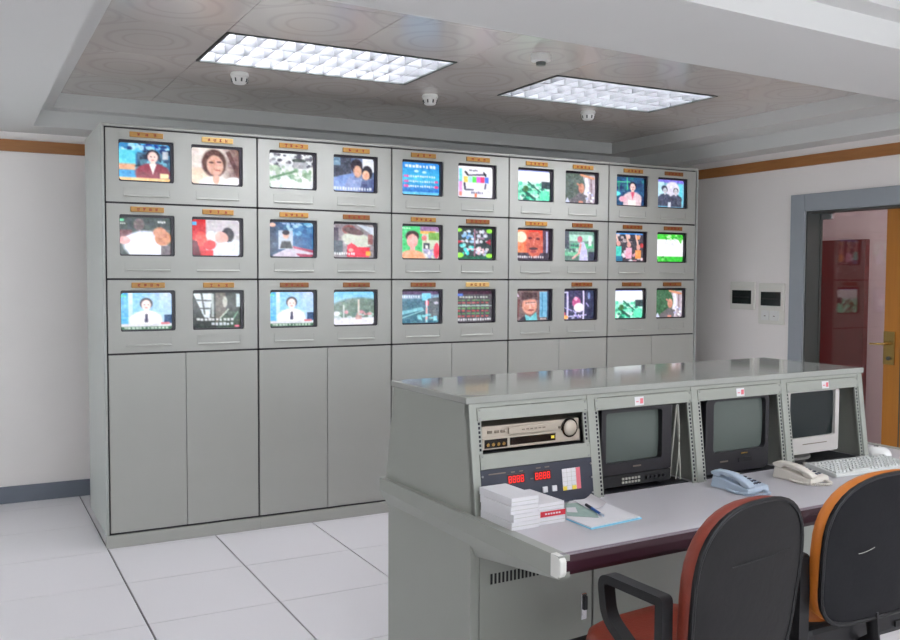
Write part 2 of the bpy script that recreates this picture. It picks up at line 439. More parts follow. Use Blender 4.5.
MB().box(.124, L(WOODY - .135), .01, .1285, L(WOODY - .129), DZ - .02).build('leaf_groove', 'jamb', lf)
MB().box(.118, L(WOODY - .004), .94, .129, L(WOODY - .090), 1.17).build('handle_plate', 'brass', dr, bevel=.003)
MB().tube([(.118, L(WOODY - .045), 1.085), (.075, L(WOODY - .045), 1.085), (.065, L(WOODY - .030), 1.085), (.065, L(WOODY + .06), 1.080)], .008, 8).build('door_lever', 'brass', dr, smooth=True)
MB().lathe([(0, .103), (.012, .103), (.014, .118), (0, .118)], (0, L(WOODY - .05), .985), 14, 'x').build('lock_cylinder', 'jamb', dr)
# corridor behind the door
struct('wall_corridor', B(6.4, -4.2, 0, 6.5, YB, 2.80), 'pink_wall')
struct('wall_corridor_end', B(XR + .15, -4.3, 0, 6.5, -4.2, 2.80), 'pink_wall')
nb = thing('notice_board', 'tall dark red board seen through the glass door panel', 'board', (6.4, .5, 0))
MB().box(-.05, -.455, .10, -.005, .60, 1.85).build('board_face', 'dark_red', nb)
MB().box(-.055, -.48, .07, 0, -.455, 1.875).box(-.055, .60, .07, 0, .625, 1.875).box(-.055, -.455, 1.85, 0, .60, 1.875).box(-.055, -.455, .07, 0, .60, .10).build('board_frame', 'dark_red', nb)
cl = thing('corridor_fill_lamp', 'added unseen ceiling lamp lighting the corridor behind the door', 'ceiling light', (5.7, -1.2, 2.80))  # unseen lamp, added to light the corridor seen through the glass
MB().lathe([(0, 0), (.15, 0), (.16, -.02), (.15, -.03), (0, -.03)], n=24).build('lamp_base', 'white', cl, smooth=True)
lampm = mat('corridor_fill_glass', (255, 255, 255), 0.5, emit=(255, 240, 236), estr=75.0)
MB().lathe([(0, -.03), (.14, -.03), (.125, -.06), (.07, -.085), (0, -.09)], n=24).build('lamp_glass', lampm, cl, smooth=True)

# wall boxes beside the door
def wall_box(y0, y1, z0, z1, wy0, wy1, wz0, wz1, label, switches=False):
    t = thing('wall_box', label, 'switch box', (XR, (y0 + y1) / 2, (z0 + z1) / 2))
    cy, cz = (y0 + y1) / 2, (z0 + z1) / 2
    B(-.018, y0 - cy, z0 - cz, 0, y1 - cy, z1 - cz).build('cover_plate', 'plate_ivory', t, bevel=.004)
    B(-.022, wy0 - cy, wz0 - cz, -.016, wy1 - cy, wz1 - cz).build('smoked_window', 'smoke_glass', t)
    mz = (wz0 + wz1) / 2 - cz
    B(-.0245, wy0 - cy + .015, mz - .006, -.0225, wy1 - cy - .015, mz + .006).build('breaker_row', 'blackmatte', t)
    if switches:
        for a, b_ in ((y1 - .035, y1 - .11), (y1 - .12, y1 - .205)):
            s_ = B(-.024, a - cy, z0 + .03 - cz, -.017, b_ - cy, z0 + .105 - cz).build('rocker_switch', 'white', t, bevel=.002)
            B(-.026, (a + b_) / 2 - cy - .008, z0 + .06 - cz, -.0242, (a + b_) / 2 - cy + .008, z0 + .066 - cz).build('rocker_mark', 'vcr_mark', s_)
wall_box(-.215, .038, 1.280, 1.500, -.185, .012, 1.325, 1.432, 'small ivory wall box with smoked window, nearer the cabinets')
wall_box(-.506, -.258, 1.176, 1.490, -.475, -.285, 1.318, 1.424, 'taller ivory wall box with two rocker switches beside door frame', True)

# ------------------------------------------------------------------ the pictures on the televisions
PH, PW = 92, 120
UU, VV = np.meshgrid((np.arange(PW) + .5) / PW, (np.arange(PH) + .5) / PH)
class Pic:
    def __init__(s, c): s.a = np.ones((PH, PW, 3)) * np.array(c, float)
    def mask(s, m, c, al=1.0):
        m = np.clip(m, 0, 1)[..., None] * al; s.a = s.a * (1 - m) + np.array(c, float) * m; return s
    def rect(s, u0, v0, u1, v1, c, al=1.0): return s.mask(((UU >= u0) & (UU <= u1) & (VV >= v0) & (VV <= v1)).astype(float), c, al)
    def ell(s, u, v, ru, rv, c, al=1.0, rot=0.0, soft=0.15):
        du, dv = (UU - u) * 1.3, VV - v; cs, sn = math.cos(rot), math.sin(rot)
        x, y = (du * cs + dv * sn) / (ru * 1.3), (-du * sn + dv * cs) / rv
        return s.mask((1 - np.sqrt(x * x + y * y)) / soft + .5, c, al)
    def poly(s, pts, c, al=1.0):
        ins = np.zeros((PH, PW), bool); n = len(pts)
        for i in range(n):
            (x1, y1), (x2, y2) = pts[i], pts[(i + 1) % n]
            if y1 == y2: continue
            ins ^= ((y1 > VV) != (y2 > VV)) & (UU < (x2 - x1) * (VV - y1) / (y2 - y1) + x1)
        return s.mask(ins.astype(float), c, al)
    def line(s, u0, v0, u1, v1, w, c, al=1.0):
        du, dv = u1 - u0, v1 - v0; l2 = du * du + dv * dv
        t = np.clip(((UU - u0) * du + (VV - v0) * dv) / l2, 0, 1)
        d = np.hypot(UU - u0 - t * du, VV - v0 - t * dv)
        return s.mask((d < w).astype(float), c, al)
    def vgrad(s, v0, v1, c, al=1.0): return s.mask(np.clip((VV - v0) / (v1 - v0), 0, 1), c, al)
    def ugrad(s, u0, u1, c, al=1.0): return s.mask(np.clip((UU - u0) / (u1 - u0), 0, 1), c, al)
    def specks(s, u0, v0, u1, v1, cols, n, size, seed):
        r = random.Random(seed)
        for _ in range(n):
            u, v = r.uniform(u0, u1), r.uniform(v0, v1)
            s.ell(u, v, size * r.uniform(.5, 1.3), size * r.uniform(.5, 1.3), r.choice(cols), .85)
        return s
    def marks(s, u0, v0, u1, v1, c, n, seed=1):
        r = random.Random(seed)
        st = (u1 - u0) / n
        for k in range(n):
            s.rect(u0 + k * st, v0 + r.uniform(0, .2) * (v1 - v0), u0 + k * st + st * r.uniform(.55, .85), v1 - r.uniform(0, .2) * (v1 - v0), c, .9)
        return s
    def person(s, u, v, sz, skin, hair, cloth, shirt=None):
        """head and shoulders: head centre u,v and head half height sz"""
        s.ell(u, v - sz * .25, sz * .82, sz * 1.0, hair)
        s.ell(u, v + 2.6 * sz, sz * 2.1, sz * 1.6, cloth)
        s.rect(u - sz * 2.0, v + 2.6 * sz, u + sz * 2.0, v + 5 * sz, cloth)
        s.rect(u - sz * .28, v + sz * .6, u + sz * .28, v + sz * 1.35, skin)
        s.ell(u, v, sz * .62, sz * .9, skin)
        s.ell(u - sz * .22, v - sz * .05, sz * .09, sz * .07, hair); s.ell(u + sz * .22, v - sz * .05, sz * .09, sz * .07, hair)
        s.ell(u, v + sz * .48, sz * .18, sz * .07, (190, 90, 90))
        if shirt: s.poly([(u - sz * .45, v + sz * 1.05), (u + sz * .45, v + sz * 1.05), (u, v + sz * 2.9)], shirt)
        return s
    def colors(s, nu, nv):
        a = s.a.copy()
        rg = np.random.RandomState(int(a.sum()) % 9973)
        for st, amp in ((10, 7), (5, 8), (2, 7)):
            g = rg.normal(0, amp, (PH // st + 2, PW // st + 2, 1)) + rg.normal(0, amp * .2, (PH // st + 2, PW // st + 2, 3))
            a = a + np.repeat(np.repeat(g, st, 0), st, 1)[:PH, :PW] * (.35 + .65 * (1 - np.abs(a / 127.5 - 1) ** 2))
        a = np.clip(a, 0, 255)
        for _ in range(3):      # picture-tube softness
            p = np.pad(a, ((1, 1), (1, 1), (0, 0)), 'edge')
            a = (p[1:-1, 1:-1] * 2 + p[:-2, 1:-1] + p[2:, 1:-1] + p[1:-1, :-2] + p[1:-1, 2:]) / 6
        iu = np.clip((np.linspace(0, 1, nu) * PW).astype(int), 0, PW - 1); iv = np.clip((np.linspace(0, 1, nv) * PH).astype(int), 0, PH - 1)
        c = (np.clip(a[iv][:, iu], 0, 255) / 255.0) ** .90 * 1.06
        return np.where(c <= .04045, c / 12.92, ((c + .055) / 1.055) ** 2.4)

W_, K_ = (250, 252, 255), (20, 22, 30)
def pics():
    P = {}
    p = Pic((40, 120, 180)); p.specks(0, 0, 1, .25, [(20, 60, 150), (80, 190, 240), (10, 30, 90), (170, 230, 250)], 40, .06, 1)
    p.rect(0, .2, .33, .55, (90, 210, 235)).rect(0, .55, .33, .72, (230, 170, 130)).rect(0, .72, .36, 1, (40, 150, 215)).rect(.36, .25, 1, .8, (60, 100, 130)).specks(.36, .2, 1, .8, [(40, 60, 90), (110, 190, 220), (30, 40, 60)], 30, .05, 2)
    p.rect(.85, .2, .96, .4, (180, 190, 200)); p.person(.66, .36, .16, (250, 214, 206), (38, 30, 40), (132, 34, 52), (245, 240, 235))
    p.rect(.8, .78, .97, .9, (250, 236, 170)).rect(0, .91, 1, 1, (252, 200, 130)); P[0, 0] = p
    p = Pic((232, 220, 214)); p.rect(0, .55, .4, 1, (240, 214, 190)).ugrad(.62, .95, (110, 74, 70)).rect(.8, 0, 1, .45, (140, 110, 104), .7).poly([(.72, .1), (.8, .05), (1, .6), (.95, .75)], (80, 48, 44), .8)
    p.ell(.48, .42, .25, .38, (84, 52, 46)).ell(.5, .48, .17, .28, (228, 172, 152), rot=-.15).ell(.42, .4, .05, .025, (92, 56, 50)).ell(.58, .38, .05, .025, (92, 56, 50)).ell(.55, .6, .06, .025, (190, 92, 86))
    p.ell(.5, 1.05, .34, .28, (252, 246, 246)).ell(.9, .95, .22, .18, (248, 244, 250)).ell(.52, .84, .07, .14, (226, 172, 150)); P[0, 1] = p
    p = Pic((226, 230, 234)); p.specks(0, 0, 1, .4, [(60, 60, 74), (250, 250, 255), (120, 118, 128), (210, 214, 220)], 60, .045, 3).specks(0, .4, 1, 1, [(120, 160, 124), (235, 240, 236), (170, 196, 172), (248, 250, 252)], 70, .07, 4)
    p.ell(.68, .2, .16, .06, (62, 70, 66)).rect(.55, .24, .85, .42, (170, 172, 178)).line(0, .75, .6, .5, .03, (96, 140, 100)).rect(.05, .8, .8, 1, (244, 246, 250), .7); P[0, 2] = p
    p = Pic((96, 112, 150)); p.rect(0, 0, .45, .6, (64, 68, 84)).rect(.72, 0, 1, .4, (226, 230, 240)).poly([(0, .6), (.5, .45), (.6, 1), (0, 1)], (120, 150, 214)).rect(0, .0, .2, .25, (120, 160, 190), .8)
    p.ell(.58, .25, .14, .22, (42, 36, 46)).ell(.6, .4, .1, .17, (222, 166, 140)).ell(.83, .42, .13, .2, (34, 32, 42)).ell(.8, .5, .09, .14, (238, 180, 150)).poly([(.4, .55), (.7, .6), (.75, 1), (.25, 1)], (132, 152, 204)).poly([(.7, .68), (1, .6), (1, 1), (.66, 1)], (70, 84, 130)).marks(.05, .86, .95, .96, (220, 228, 244), 14); P[0, 3] = p
    p = Pic((40, 130, 220)); p.vgrad(.05, .5, (60, 190, 235)).vgrad(.5, 1, (20, 80, 190)).marks(.12, .08, .92, .18, W_, 9).ell(.4, .28, .06, .04, (190, 240, 255)).ell(.6, .3, .06, .04, (190, 240, 255))
    for k in range(3): p.marks(.18, .4 + k * .15, .9, .47 + k * .15, (220, 236, 255), 12, k).rect(.08, .4 + k * .15, .2, .47 + k * .15, (230, 90, 170))
    p.ell(.92, .58, .05, .035, (240, 80, 150)).ell(.92, .74, .06, .04, (250, 60, 130)).rect(0, .9, 1, 1, (90, 190, 235)); P[0, 4] = p
    p = Pic((240, 238, 246)); p.rect(0, 0, .07, 1, (210, 190, 250)).rect(.08, .1, .16, .5, (110, 220, 225)).rect(.08, .5, .16, .9, (240, 150, 220)).marks(.35, .12, .6, .17, (90, 90, 110), 5).line(.25, .2, .32, .3, .025, K_).line(.32, .3, .8, .25, .022, (60, 60, 80)).line(.75, .2, .8, .3, .022, K_)
    for k, c in enumerate([(245, 210, 90), (180, 240, 240), (90, 235, 90), (240, 90, 220), (245, 60, 110), (80, 120, 240)]): p.rect(.2 + k * .115, .34, .31 + k * .115, .52, c)
    p.line(.22, .55, .24, .75, .025, (50, 50, 80)).line(.24, .75, .45, .75, .025, (70, 70, 100)).line(.8, .55, .78, .7, .02, (80, 80, 110)).marks(.4, .8, .75, .88, (110, 110, 140), 6).rect(.5, .86, .56, .98, (245, 110, 60)).rect(.08, .82, .16, .95, (250, 130, 120)); P[0, 5] = p
    def foliage(seed):
        q = Pic((250, 253, 255)); q.vgrad(.35, .6, (120, 236, 196)).specks(0, .45, 1, 1, [(60, 210, 160), (150, 250, 214), (36, 120, 96), (230, 255, 244), (70, 180, 140)], 70, .06, seed).line(.35, .4, .75, .75, .02, (40, 110, 92)).line(.2, .65, .55, .95, .035, (38, 92, 80)).ell(.28, .62, .08, .1, (60, 110, 60)).rect(.74, .36, 1, .58, (48, 66, 70)).rect(.72, .66, .98, .98, (100, 236, 190)).rect(0, 0, 1, .04, (120, 130, 220))
        return q
    P[0, 6] = foliage(5); P[2, 8] = foliage(5)
    def profile(g):
        q = Pic(g); q.rect(.62, .05, 1, 1, (190, 176, 190)).ell(.72, .5, .08, .45, (238, 234, 244)).rect(.84, .1, .9, 1, (140, 120, 128)).line(.55, .05, .95, .15, .04, (222, 150, 116)).ell(.45, .42, .22, .36, g).ell(.56, .5, .09, .17, (206, 140, 116)).line(.44, .36, .56, .46, .03, (196, 126, 104)).poly([(.1, .98), (.5, .65), (.75, .75), (.7, 1), (.1, 1)], (104, 100, 104)).poly([(.05, 1), (.14, .82), (.22, 1)], (210, 216, 240)).rect(.48, .92, .62, 1, (220, 140, 120)).specks(.7, .6, .95, 1, [W_, (190, 190, 226), (150, 140, 160)], 12, .04, 6)
        return q
    P[0, 7] = profile((86, 100, 92)); P[2, 9] = profile((52, 94, 62))
    p = Pic((28, 70, 110)); p.specks(0, 0, 1, 1, [(30, 110, 120), (24, 50, 96), (40, 90, 150)], 30, .09, 7).line(0, .2, .5, .18, .015, (70, 210, 140)).line(.42, 0, .42, .45, .015, (70, 220, 140)).line(.15, .2, .15, .5, .012, (60, 180, 120)).ell(.08, .6, .13, .08, (90, 230, 235))
    p.person(.6, .36, .15, (244, 206, 200), (32, 24, 36), (226, 196, 206), (226, 90, 120)).ell(.28, .78, .12, .1, (236, 170, 190)).rect(.45, .8, .72, 1, (250, 238, 236)); P[0, 8] = p
    p = Pic((110, 170, 200)); p.rect(0, 0, 1, .12, (120, 110, 220)).rect(.02, .1, .3, .6, (190, 230, 245)).rect(.78, .15, .95, .85, (100, 214, 236)).ell(.58, .35, .25, .28, (226, 222, 240)).ell(.3, .32, .1, .1, (66, 72, 96)).person(.32, .4, .11, (196, 200, 214), (60, 62, 84), (64, 70, 92)).person(.7, .42, .11, (202, 200, 212), (70, 66, 86), (62, 66, 86)).rect(0, .65, .1, .95, (60, 76, 100)).rect(.43, .8, .53, 1, (214, 220, 236)); P[0, 9] = p
    # second row
    p = Pic((66, 76, 76)); p.rect(0, .35, .25, .7, (120, 60, 66), .8).ell(.38, .2, .1, .16, (110, 96, 100)).ell(.5, .72, .42, .36, (226, 232, 252)).poly([(.05, .55), (.4, .4), (.8, .7), (.8, 1), (.2, 1)], (236, 240, 255)).ell(.1, .62, .12, .1, (230, 160, 160)).ell(.84, .55, .16, .2, (196, 116, 76)).ell(.78, .4, .13, .14, (210, 140, 110)).rect(.8, .75, 1, 1, (96, 88, 96)).rect(.02, .05, .1, .12, (120, 230, 180)).marks(.02, .16, .13, .2, W_, 3).marks(.74, .1, .9, .16, W_, 4); P[1, 0] = p
    p = Pic((206, 200, 208)); p.rect(0, 0, .3, 1, (206, 34, 40)).ell(.2, .55, .12, .2, (246, 70, 60)).poly([(0, .55), (.12, .6), (.2, 1), (0, 1)], (96, 20, 34)).rect(.02, .08, .12, .17, (90, 190, 250)).ell(.42, .45, .12, .13, (230, 236, 240)).ell(.75, .42, .13, .2, (42, 38, 46)).ell(.62, .5, .14, .16, (240, 176, 166), rot=.3).poly([(.35, .9), (.55, .65), (.85, .6), (1, 1), (.45, 1)], (226, 232, 248)).rect(.85, .55, 1, .95, (222, 232, 248)).ell(.38, .7, .12, .14, (232, 40, 44)).rect(.3, .85, .45, 1, (230, 40, 44)); P[1, 1] = p
    p = Pic((46, 96, 150)); p.ugrad(.5, .0, (52, 62, 84)).specks(.4, .05, .95, .35, [(110, 180, 220), (60, 120, 180), (170, 214, 236)], 18, .07, 8).poly([(.1, .95), (.5, .7), (1, .85), (1, 1), (.1, 1)], (206, 196, 214)).poly([(.5, .68), (1, .8), (1, .88), (.5, .74)], (172, 60, 90)).poly([(.6, .9), (1, .93), (1, 1), (.7, 1)], (160, 50, 80)).rect(.22, .25, .53, .78, (188, 200, 220)).ell(.38, .38, .07, .11, (226, 180, 160)).ell(.38, .31, .08, .07, (34, 28, 36)).poly([(.25, .76), (.29, .55), (.48, .55), (.52, .76)], (42, 44, 46)).ell(.09, .1, .07, .06, (240, 190, 170)).marks(.3, .03, .7, .09, (170, 200, 236), 4); P[1, 2] = p
    p = Pic((140, 132, 138)); p.rect(0, .12, .15, .5, (70, 60, 74)).rect(0, .5, .25, .9, (60, 72, 84)).ell(.4, .18, .16, .14, (150, 84, 84)).ell(.58, .48, .36, .22, (206, 210, 196), rot=.15).ell(.5, .22, .25, .1, (104, 80, 82), rot=.2).poly([(.55, 0), (1, .1), (1, .35)], (196, 206, 220)).poly([(.35, .65), (.45, .55), (.6, .68), (.9, .68), (.88, .98), (.35, .98)], (232, 44, 66)).ell(.44, .78, .06, .05, (250, 170, 160)).rect(.85, .3, .97, .6, (150, 96, 96)).rect(.8, .8, .92, .94, (246, 170, 60)).marks(.05, .84, .55, .92, W_, 9); P[1, 3] = p
    p = Pic((70, 206, 120)); p.rect(.55, .0, 1, 1, (206, 214, 190)).rect(.5, 0, 1, .16, (160, 120, 170)).rect(.5, .15, .9, .24, (240, 180, 90)).rect(.72, .2, 1, .42, (120, 176, 80)).rect(.58, .52, .74, .76, (60, 66, 76)).rect(.63, .58, .7, .69, (250, 248, 246)).specks(.6, .7, 1, 1, [(190, 190, 230), (240, 230, 240), (150, 150, 190)], 20, .06, 9).ell(.93, .75, .08, .24, (236, 70, 90)).ell(.6, .36, .07, .09, (230, 130, 130)).marks(.04, .05, .26, .1, (230, 255, 240), 4).ell(.3, .32, .17, .17, (64, 46, 50)).ell(.3, .46, .14, .21, (246, 176, 170)).rect(.24, .6, .37, .8, (244, 176, 168)).ell(.3, .98, .34, .24, (248, 172, 130)); P[1, 4] = p
    p = Pic((44, 56, 58)); p.specks(.15, .1, .5, .45, [(150, 200, 240), (226, 236, 250), (90, 150, 220)], 22, .05, 10).specks(.55, .1, .85, .5, [(214, 220, 240), (240, 240, 250), (150, 130, 150)], 22, .05, 11).specks(.15, .55, .45, .85, [(60, 226, 226), (150, 240, 236), (220, 240, 250)], 20, .05, 12).specks(.55, .55, .85, .85, [(240, 190, 200), (250, 240, 246), (190, 200, 226)], 20, .05, 13).line(.5, .05, .5, .9, .02, (150, 100, 120)).poly([(.02, .4), (.2, .44), (.02, .52)], (206, 50, 70)).poly([(.95, .35), (.8, .45), (.95, .55)], (170, 40, 60)).line(.3, .68, .75, .68, .015, (250, 200, 220)).rect(0, .9, 1, 1, (30, 96, 70)).ell(.08, .08, .09, .06, (150, 236, 70)).ell(.92, .1, .09, .07, (150, 236, 70)).ell(.1, .87, .11, .08, (150, 240, 70)).ell(.92, .88, .1, .07, (160, 240, 70)); P[1, 5] = p
    p = Pic((226, 84, 60)); p.ugrad(.45, .0, (250, 150, 96)).ell(.16, .25, .16, .18, (255, 236, 206)).rect(.8, 0, 1, 1, (84, 60, 80)).rect(.9, .05, .95, .95, (196, 196, 232)).rect(0, .76, 1, 1, (60, 52, 66)).ell(.55, .48, .24, .44, (206, 92, 74)).rect(.4, 0, .7, .08, (236, 60, 50)).ell(.42, .28, .06, .04, (96, 40, 46)).ell(.65, .3, .06, .04, (80, 36, 44)).line(.54, .3, .52, .5, .02, (226, 130, 110)).ell(.52, .62, .13, .05, (70, 40, 46)).ell(.52, .72, .09, .04, (150, 60, 60)).marks(.05, .86, .85, .94, (236, 230, 236), 12); P[1, 6] = p
    p = Pic((110, 150, 136)); p.rect(0, 0, .2, .6, (76, 84, 96)).rect(.2, .12, .95, .34, (176, 226, 206)).rect(.25, .42, .95, .56, (84, 196, 140)).marks(.25, .44, .5, .54, (70, 90, 100), 4).rect(.8, .15, .9, .5, (226, 236, 240)).specks(0, .6, .5, .8, [(60, 90, 90), (120, 170, 150), (190, 220, 210)], 16, .05, 14).rect(0, .72, .6, .84, (116, 196, 156)).rect(.0, .84, .5, 1, (100, 130, 120)).ell(.53, .28, .08, .11, (206, 110, 130)).poly([(.5, .4), (.66, .36), (.76, .65), (.8, 1), (.52, 1)], (206, 204, 240)).line(.55, .45, .5, .75, .035, (226, 160, 156)).line(.5, .75, .32, .92, .03, (230, 170, 160)).rect(.8, .7, 1, 1, (60, 66, 84)); P[1, 7] = p
    p = Pic((62, 58, 66)); p.rect(0, .0, 1, .06, (60, 140, 226)).specks(.1, .08, .9, .32, [(150, 130, 136), (214, 196, 200), (40, 40, 50)], 30, .05, 15).specks(0, .65, 1, 1, [(226, 160, 180), (206, 196, 220), (240, 236, 246), (120, 90, 110)], 34, .06, 16)
    for u, c, h in ((.16, (70, 210, 196), .38), (.5, (240, 170, 196), .42), (.82, (246, 150, 80), .5)): p.line(u, h, u - .08, .08, .03, (236, 190, 176)).ell(u, h, .07, .1, (220, 160, 150)).rect(u - .1, h + .1, u + .1, .9, c)
    p.ell(.5, .14, .05, .08, (240, 200, 190)).ell(.82, .16, .06, .08, (226, 150, 90)).rect(.05, .82, .3, 1, (40, 110, 150)).ell(.94, .44, .06, .08, (200, 60, 60)); P[1, 8] = p
    p = Pic((250, 250, 254)); p.rect(0, 0, 1, .2, (60, 206, 50)).rect(0, .8, 1, 1, (50, 196, 50)).specks(.3, .0, 1, .2, [(90, 220, 80), (190, 250, 180), (40, 160, 40)], 14, .05, 17).poly([(.78, .15), (.98, .12), (.92, .35)], (80, 200, 70)).specks(0, .82, .5, 1, [(110, 220, 100), (40, 150, 40)], 10, .05, 18).specks(.2, .25, .8, .4, [(232, 234, 244)], 8, .07, 19); P[1, 9] = p
    # third row
    def anchor():
        q = Pic((120, 190, 236)); q.ugrad(.35, .9, (190, 206, 246)).rect(0, 0, .16, 1, (50, 160, 224)).rect(.16, 0, .24, 1, (226, 236, 252)).vgrad(.0, .3, (140, 206, 246), .4).rect(.85, .6, 1, .84, (40, 70, 110))
        q.person(.5, .34, .15, (250, 222, 216), (44, 38, 44), (250, 246, 252)).poly([(.48, .56), (.52, .56), (.535, .8), (.465, .8)], (60, 60, 88)).rect(0, .84, 1, .92, (220, 222, 232)).rect(.78, .8, .96, .86, (226, 130, 140)).rect(0, .91, 1, 1, (60, 96, 76)).marks(.08, .92, .95, .98, (206, 222, 210), 12).marks(.02, .06, .14, .14, (90, 220, 160), 2)
        return q
    P[2, 0] = anchor(); P[2, 2] = anchor()
    p = Pic((44, 50, 48)); p.poly([(.03, .04), (.42, .04), (.36, .72), (.25, .7)], (214, 224, 234)).line(.03, .22, .42, .25, .018, (60, 66, 66)).line(.2, .04, .26, .6, .018, (60, 66, 66)).line(.15, .45, .4, .46, .018, (56, 60, 60)).rect(.4, .05, .45, .7, (170, 180, 180)).rect(.48, .02, .7, .9, (98, 92, 84)).ell(.8, .3, .14, .26, (52, 56, 52)).ell(.68, .28, .05, .15, (190, 190, 180)).rect(.92, .05, 1, .42, (190, 206, 214)).poly([(.55, .75), (.75, .5), (1, .6), (1, 1), (.5, 1)], (62, 76, 66)).line(.58, .72, .75, .48, .015, (200, 214, 200)).line(.85, .75, .95, .55, .012, (130, 180, 150)).marks(.1, .72, .88, .8, (236, 240, 244), 10).marks(.4, .84, .88, .93, (226, 234, 246), 6).rect(.88, .92, .98, .98, (246, 120, 150)); P[2, 1] = p
    p = Pic((150, 206, 236)); p.vgrad(.3, 0, (96, 190, 240), .8).ell(.65, .62, .75, .42, (106, 128, 118)).rect(0, .78, 1, 1, (236, 234, 244)).specks(0, .6, 1, .8, [(90, 116, 110), (150, 180, 170), (206, 220, 226), (226, 150, 160)], 30, .05, 20).rect(.6, .25, .64, .8, (214, 206, 196)).rect(.25, .4, .28, .8, (196, 206, 206)).ell(.1, .66, .08, .08, (236, 240, 246)).rect(.55, .72, .7, .84, (206, 150, 150), .8); P[2, 3] = p
    p = Pic((64, 110, 130)); p.rect(0, 0, 1, .12, (84, 66, 100)).rect(0, .12, 1, .25, (130, 160, 190)).marks(.03, .14, .5, .22, (230, 240, 248), 8).rect(.55, .08, .78, .3, (130, 214, 246)).poly([(.7, .25), (1, .2), (1, .9), (.75, .9)], (96, 104, 110)).poly([(0, .62), (.55, .5), (.6, .58), (0, .75)], (120, 190, 206)).line(0, .85, .6, .6, .015, (150, 206, 216)).ell(.68, .38, .05, .1, (226, 80, 100)).rect(.65, .28, .69, .7, (236, 226, 236)).line(.67, .55, .67, .95, .03, (226, 180, 180)).specks(.45, .75, .8, .95, [(130, 214, 226), (70, 110, 130)], 10, .05, 21).rect(.85, .78, .95, .94, (140, 214, 236)).ell(.92, .38, .06, .04, (190, 190, 206)); P[2, 4] = p
    p = Pic((74, 70, 76)); p.rect(0, 0, 1, .12, (60, 30, 50)).rect(.02, .1, .2, .17, (70, 110, 210)).marks(.1, .18, .9, .24, (190, 200, 190), 10)
    for k in range(7): p.marks(.04, .28 + k * .085, .95, .33 + k * .085, [(90, 150, 90), (190, 80, 80), (150, 190, 170), (96, 160, 90), (206, 70, 70), (84, 150, 84), (200, 80, 80)][k], 7, k)
    p.line(0, .49, 1, .49, .012, (170, 206, 196)).marks(0, .88, 1, .96, (226, 230, 236), 15); P[2, 5] = p
    p = Pic((112, 88, 88)); p.rect(.72, .05, .95, .9, (110, 176, 214)).rect(.78, .1, .82, .9, (70, 130, 176)).rect(.95, 0, 1, 1, (50, 60, 84)).poly([(.0, .3), (.15, .3), (.1, .9), (0, .9)], (96, 56, 56)).rect(.18, .08, .64, .32, (72, 52, 54)).ell(.42, .5, .22, .3, (222, 150, 130)).rect(.2, .1, .62, .3, (70, 50, 52)).line(.2, .33, .62, .25, .02, (110, 84, 84)).ell(.36, .44, .08, .05, (240, 196, 186), .6).ell(.52, .42, .08, .05, (240, 196, 186), .6).line(.3, .42, .58, .4, .012, (110, 70, 66)).ell(.43, .54, .04, .08, (236, 176, 156)).ell(.46, .66, .1, .03, (150, 70, 66)).poly([(.25, 1), (.3, .8), (.45, .88), (.62, .72), (.66, 1)], (110, 196, 206)).poly([(.1, 1), (.28, .82), (.33, 1)], (60, 54, 66)).poly([(0, .22), (.06, .08), (.13, .22)], (226, 200, 226)).marks(.74, .93, .93, .97, W_, 4); P[2, 6] = p
    p = Pic((60, 58, 90)); p.ugrad(.6, 1.0, (40, 48, 76)).rect(.14, .05, .2, 1, (206, 200, 250)).rect(.64, .02, .69, 1, (226, 216, 255)).line(0, .1, .15, .08, .02, (226, 220, 255)).line(0, .55, .3, .7, .015, (180, 170, 240)).line(.2, .9, .75, .85, .02, (206, 200, 255)).line(.35, .7, .5, .95, .015, (170, 160, 230)).ell(.44, .42, .13, .18, (196, 84, 140)).ell(.42, .3, .05, .07, (240, 170, 206)).ell(.52, .6, .16, .16, (250, 240, 250)).ell(.84, .2, .04, .12, (110, 130, 190)).line(.75, .45, .82, .55, .02, (150, 140, 210)).ell(.1, .92, .1, .07, (250, 170, 90)).ell(.06, .8, .06, .06, (220, 90, 120)).specks(.3, .7, .6, .95, [(150, 140, 210), (226, 220, 255)], 12, .03, 22); P[2, 7] = p
    return P
PICS = pics()

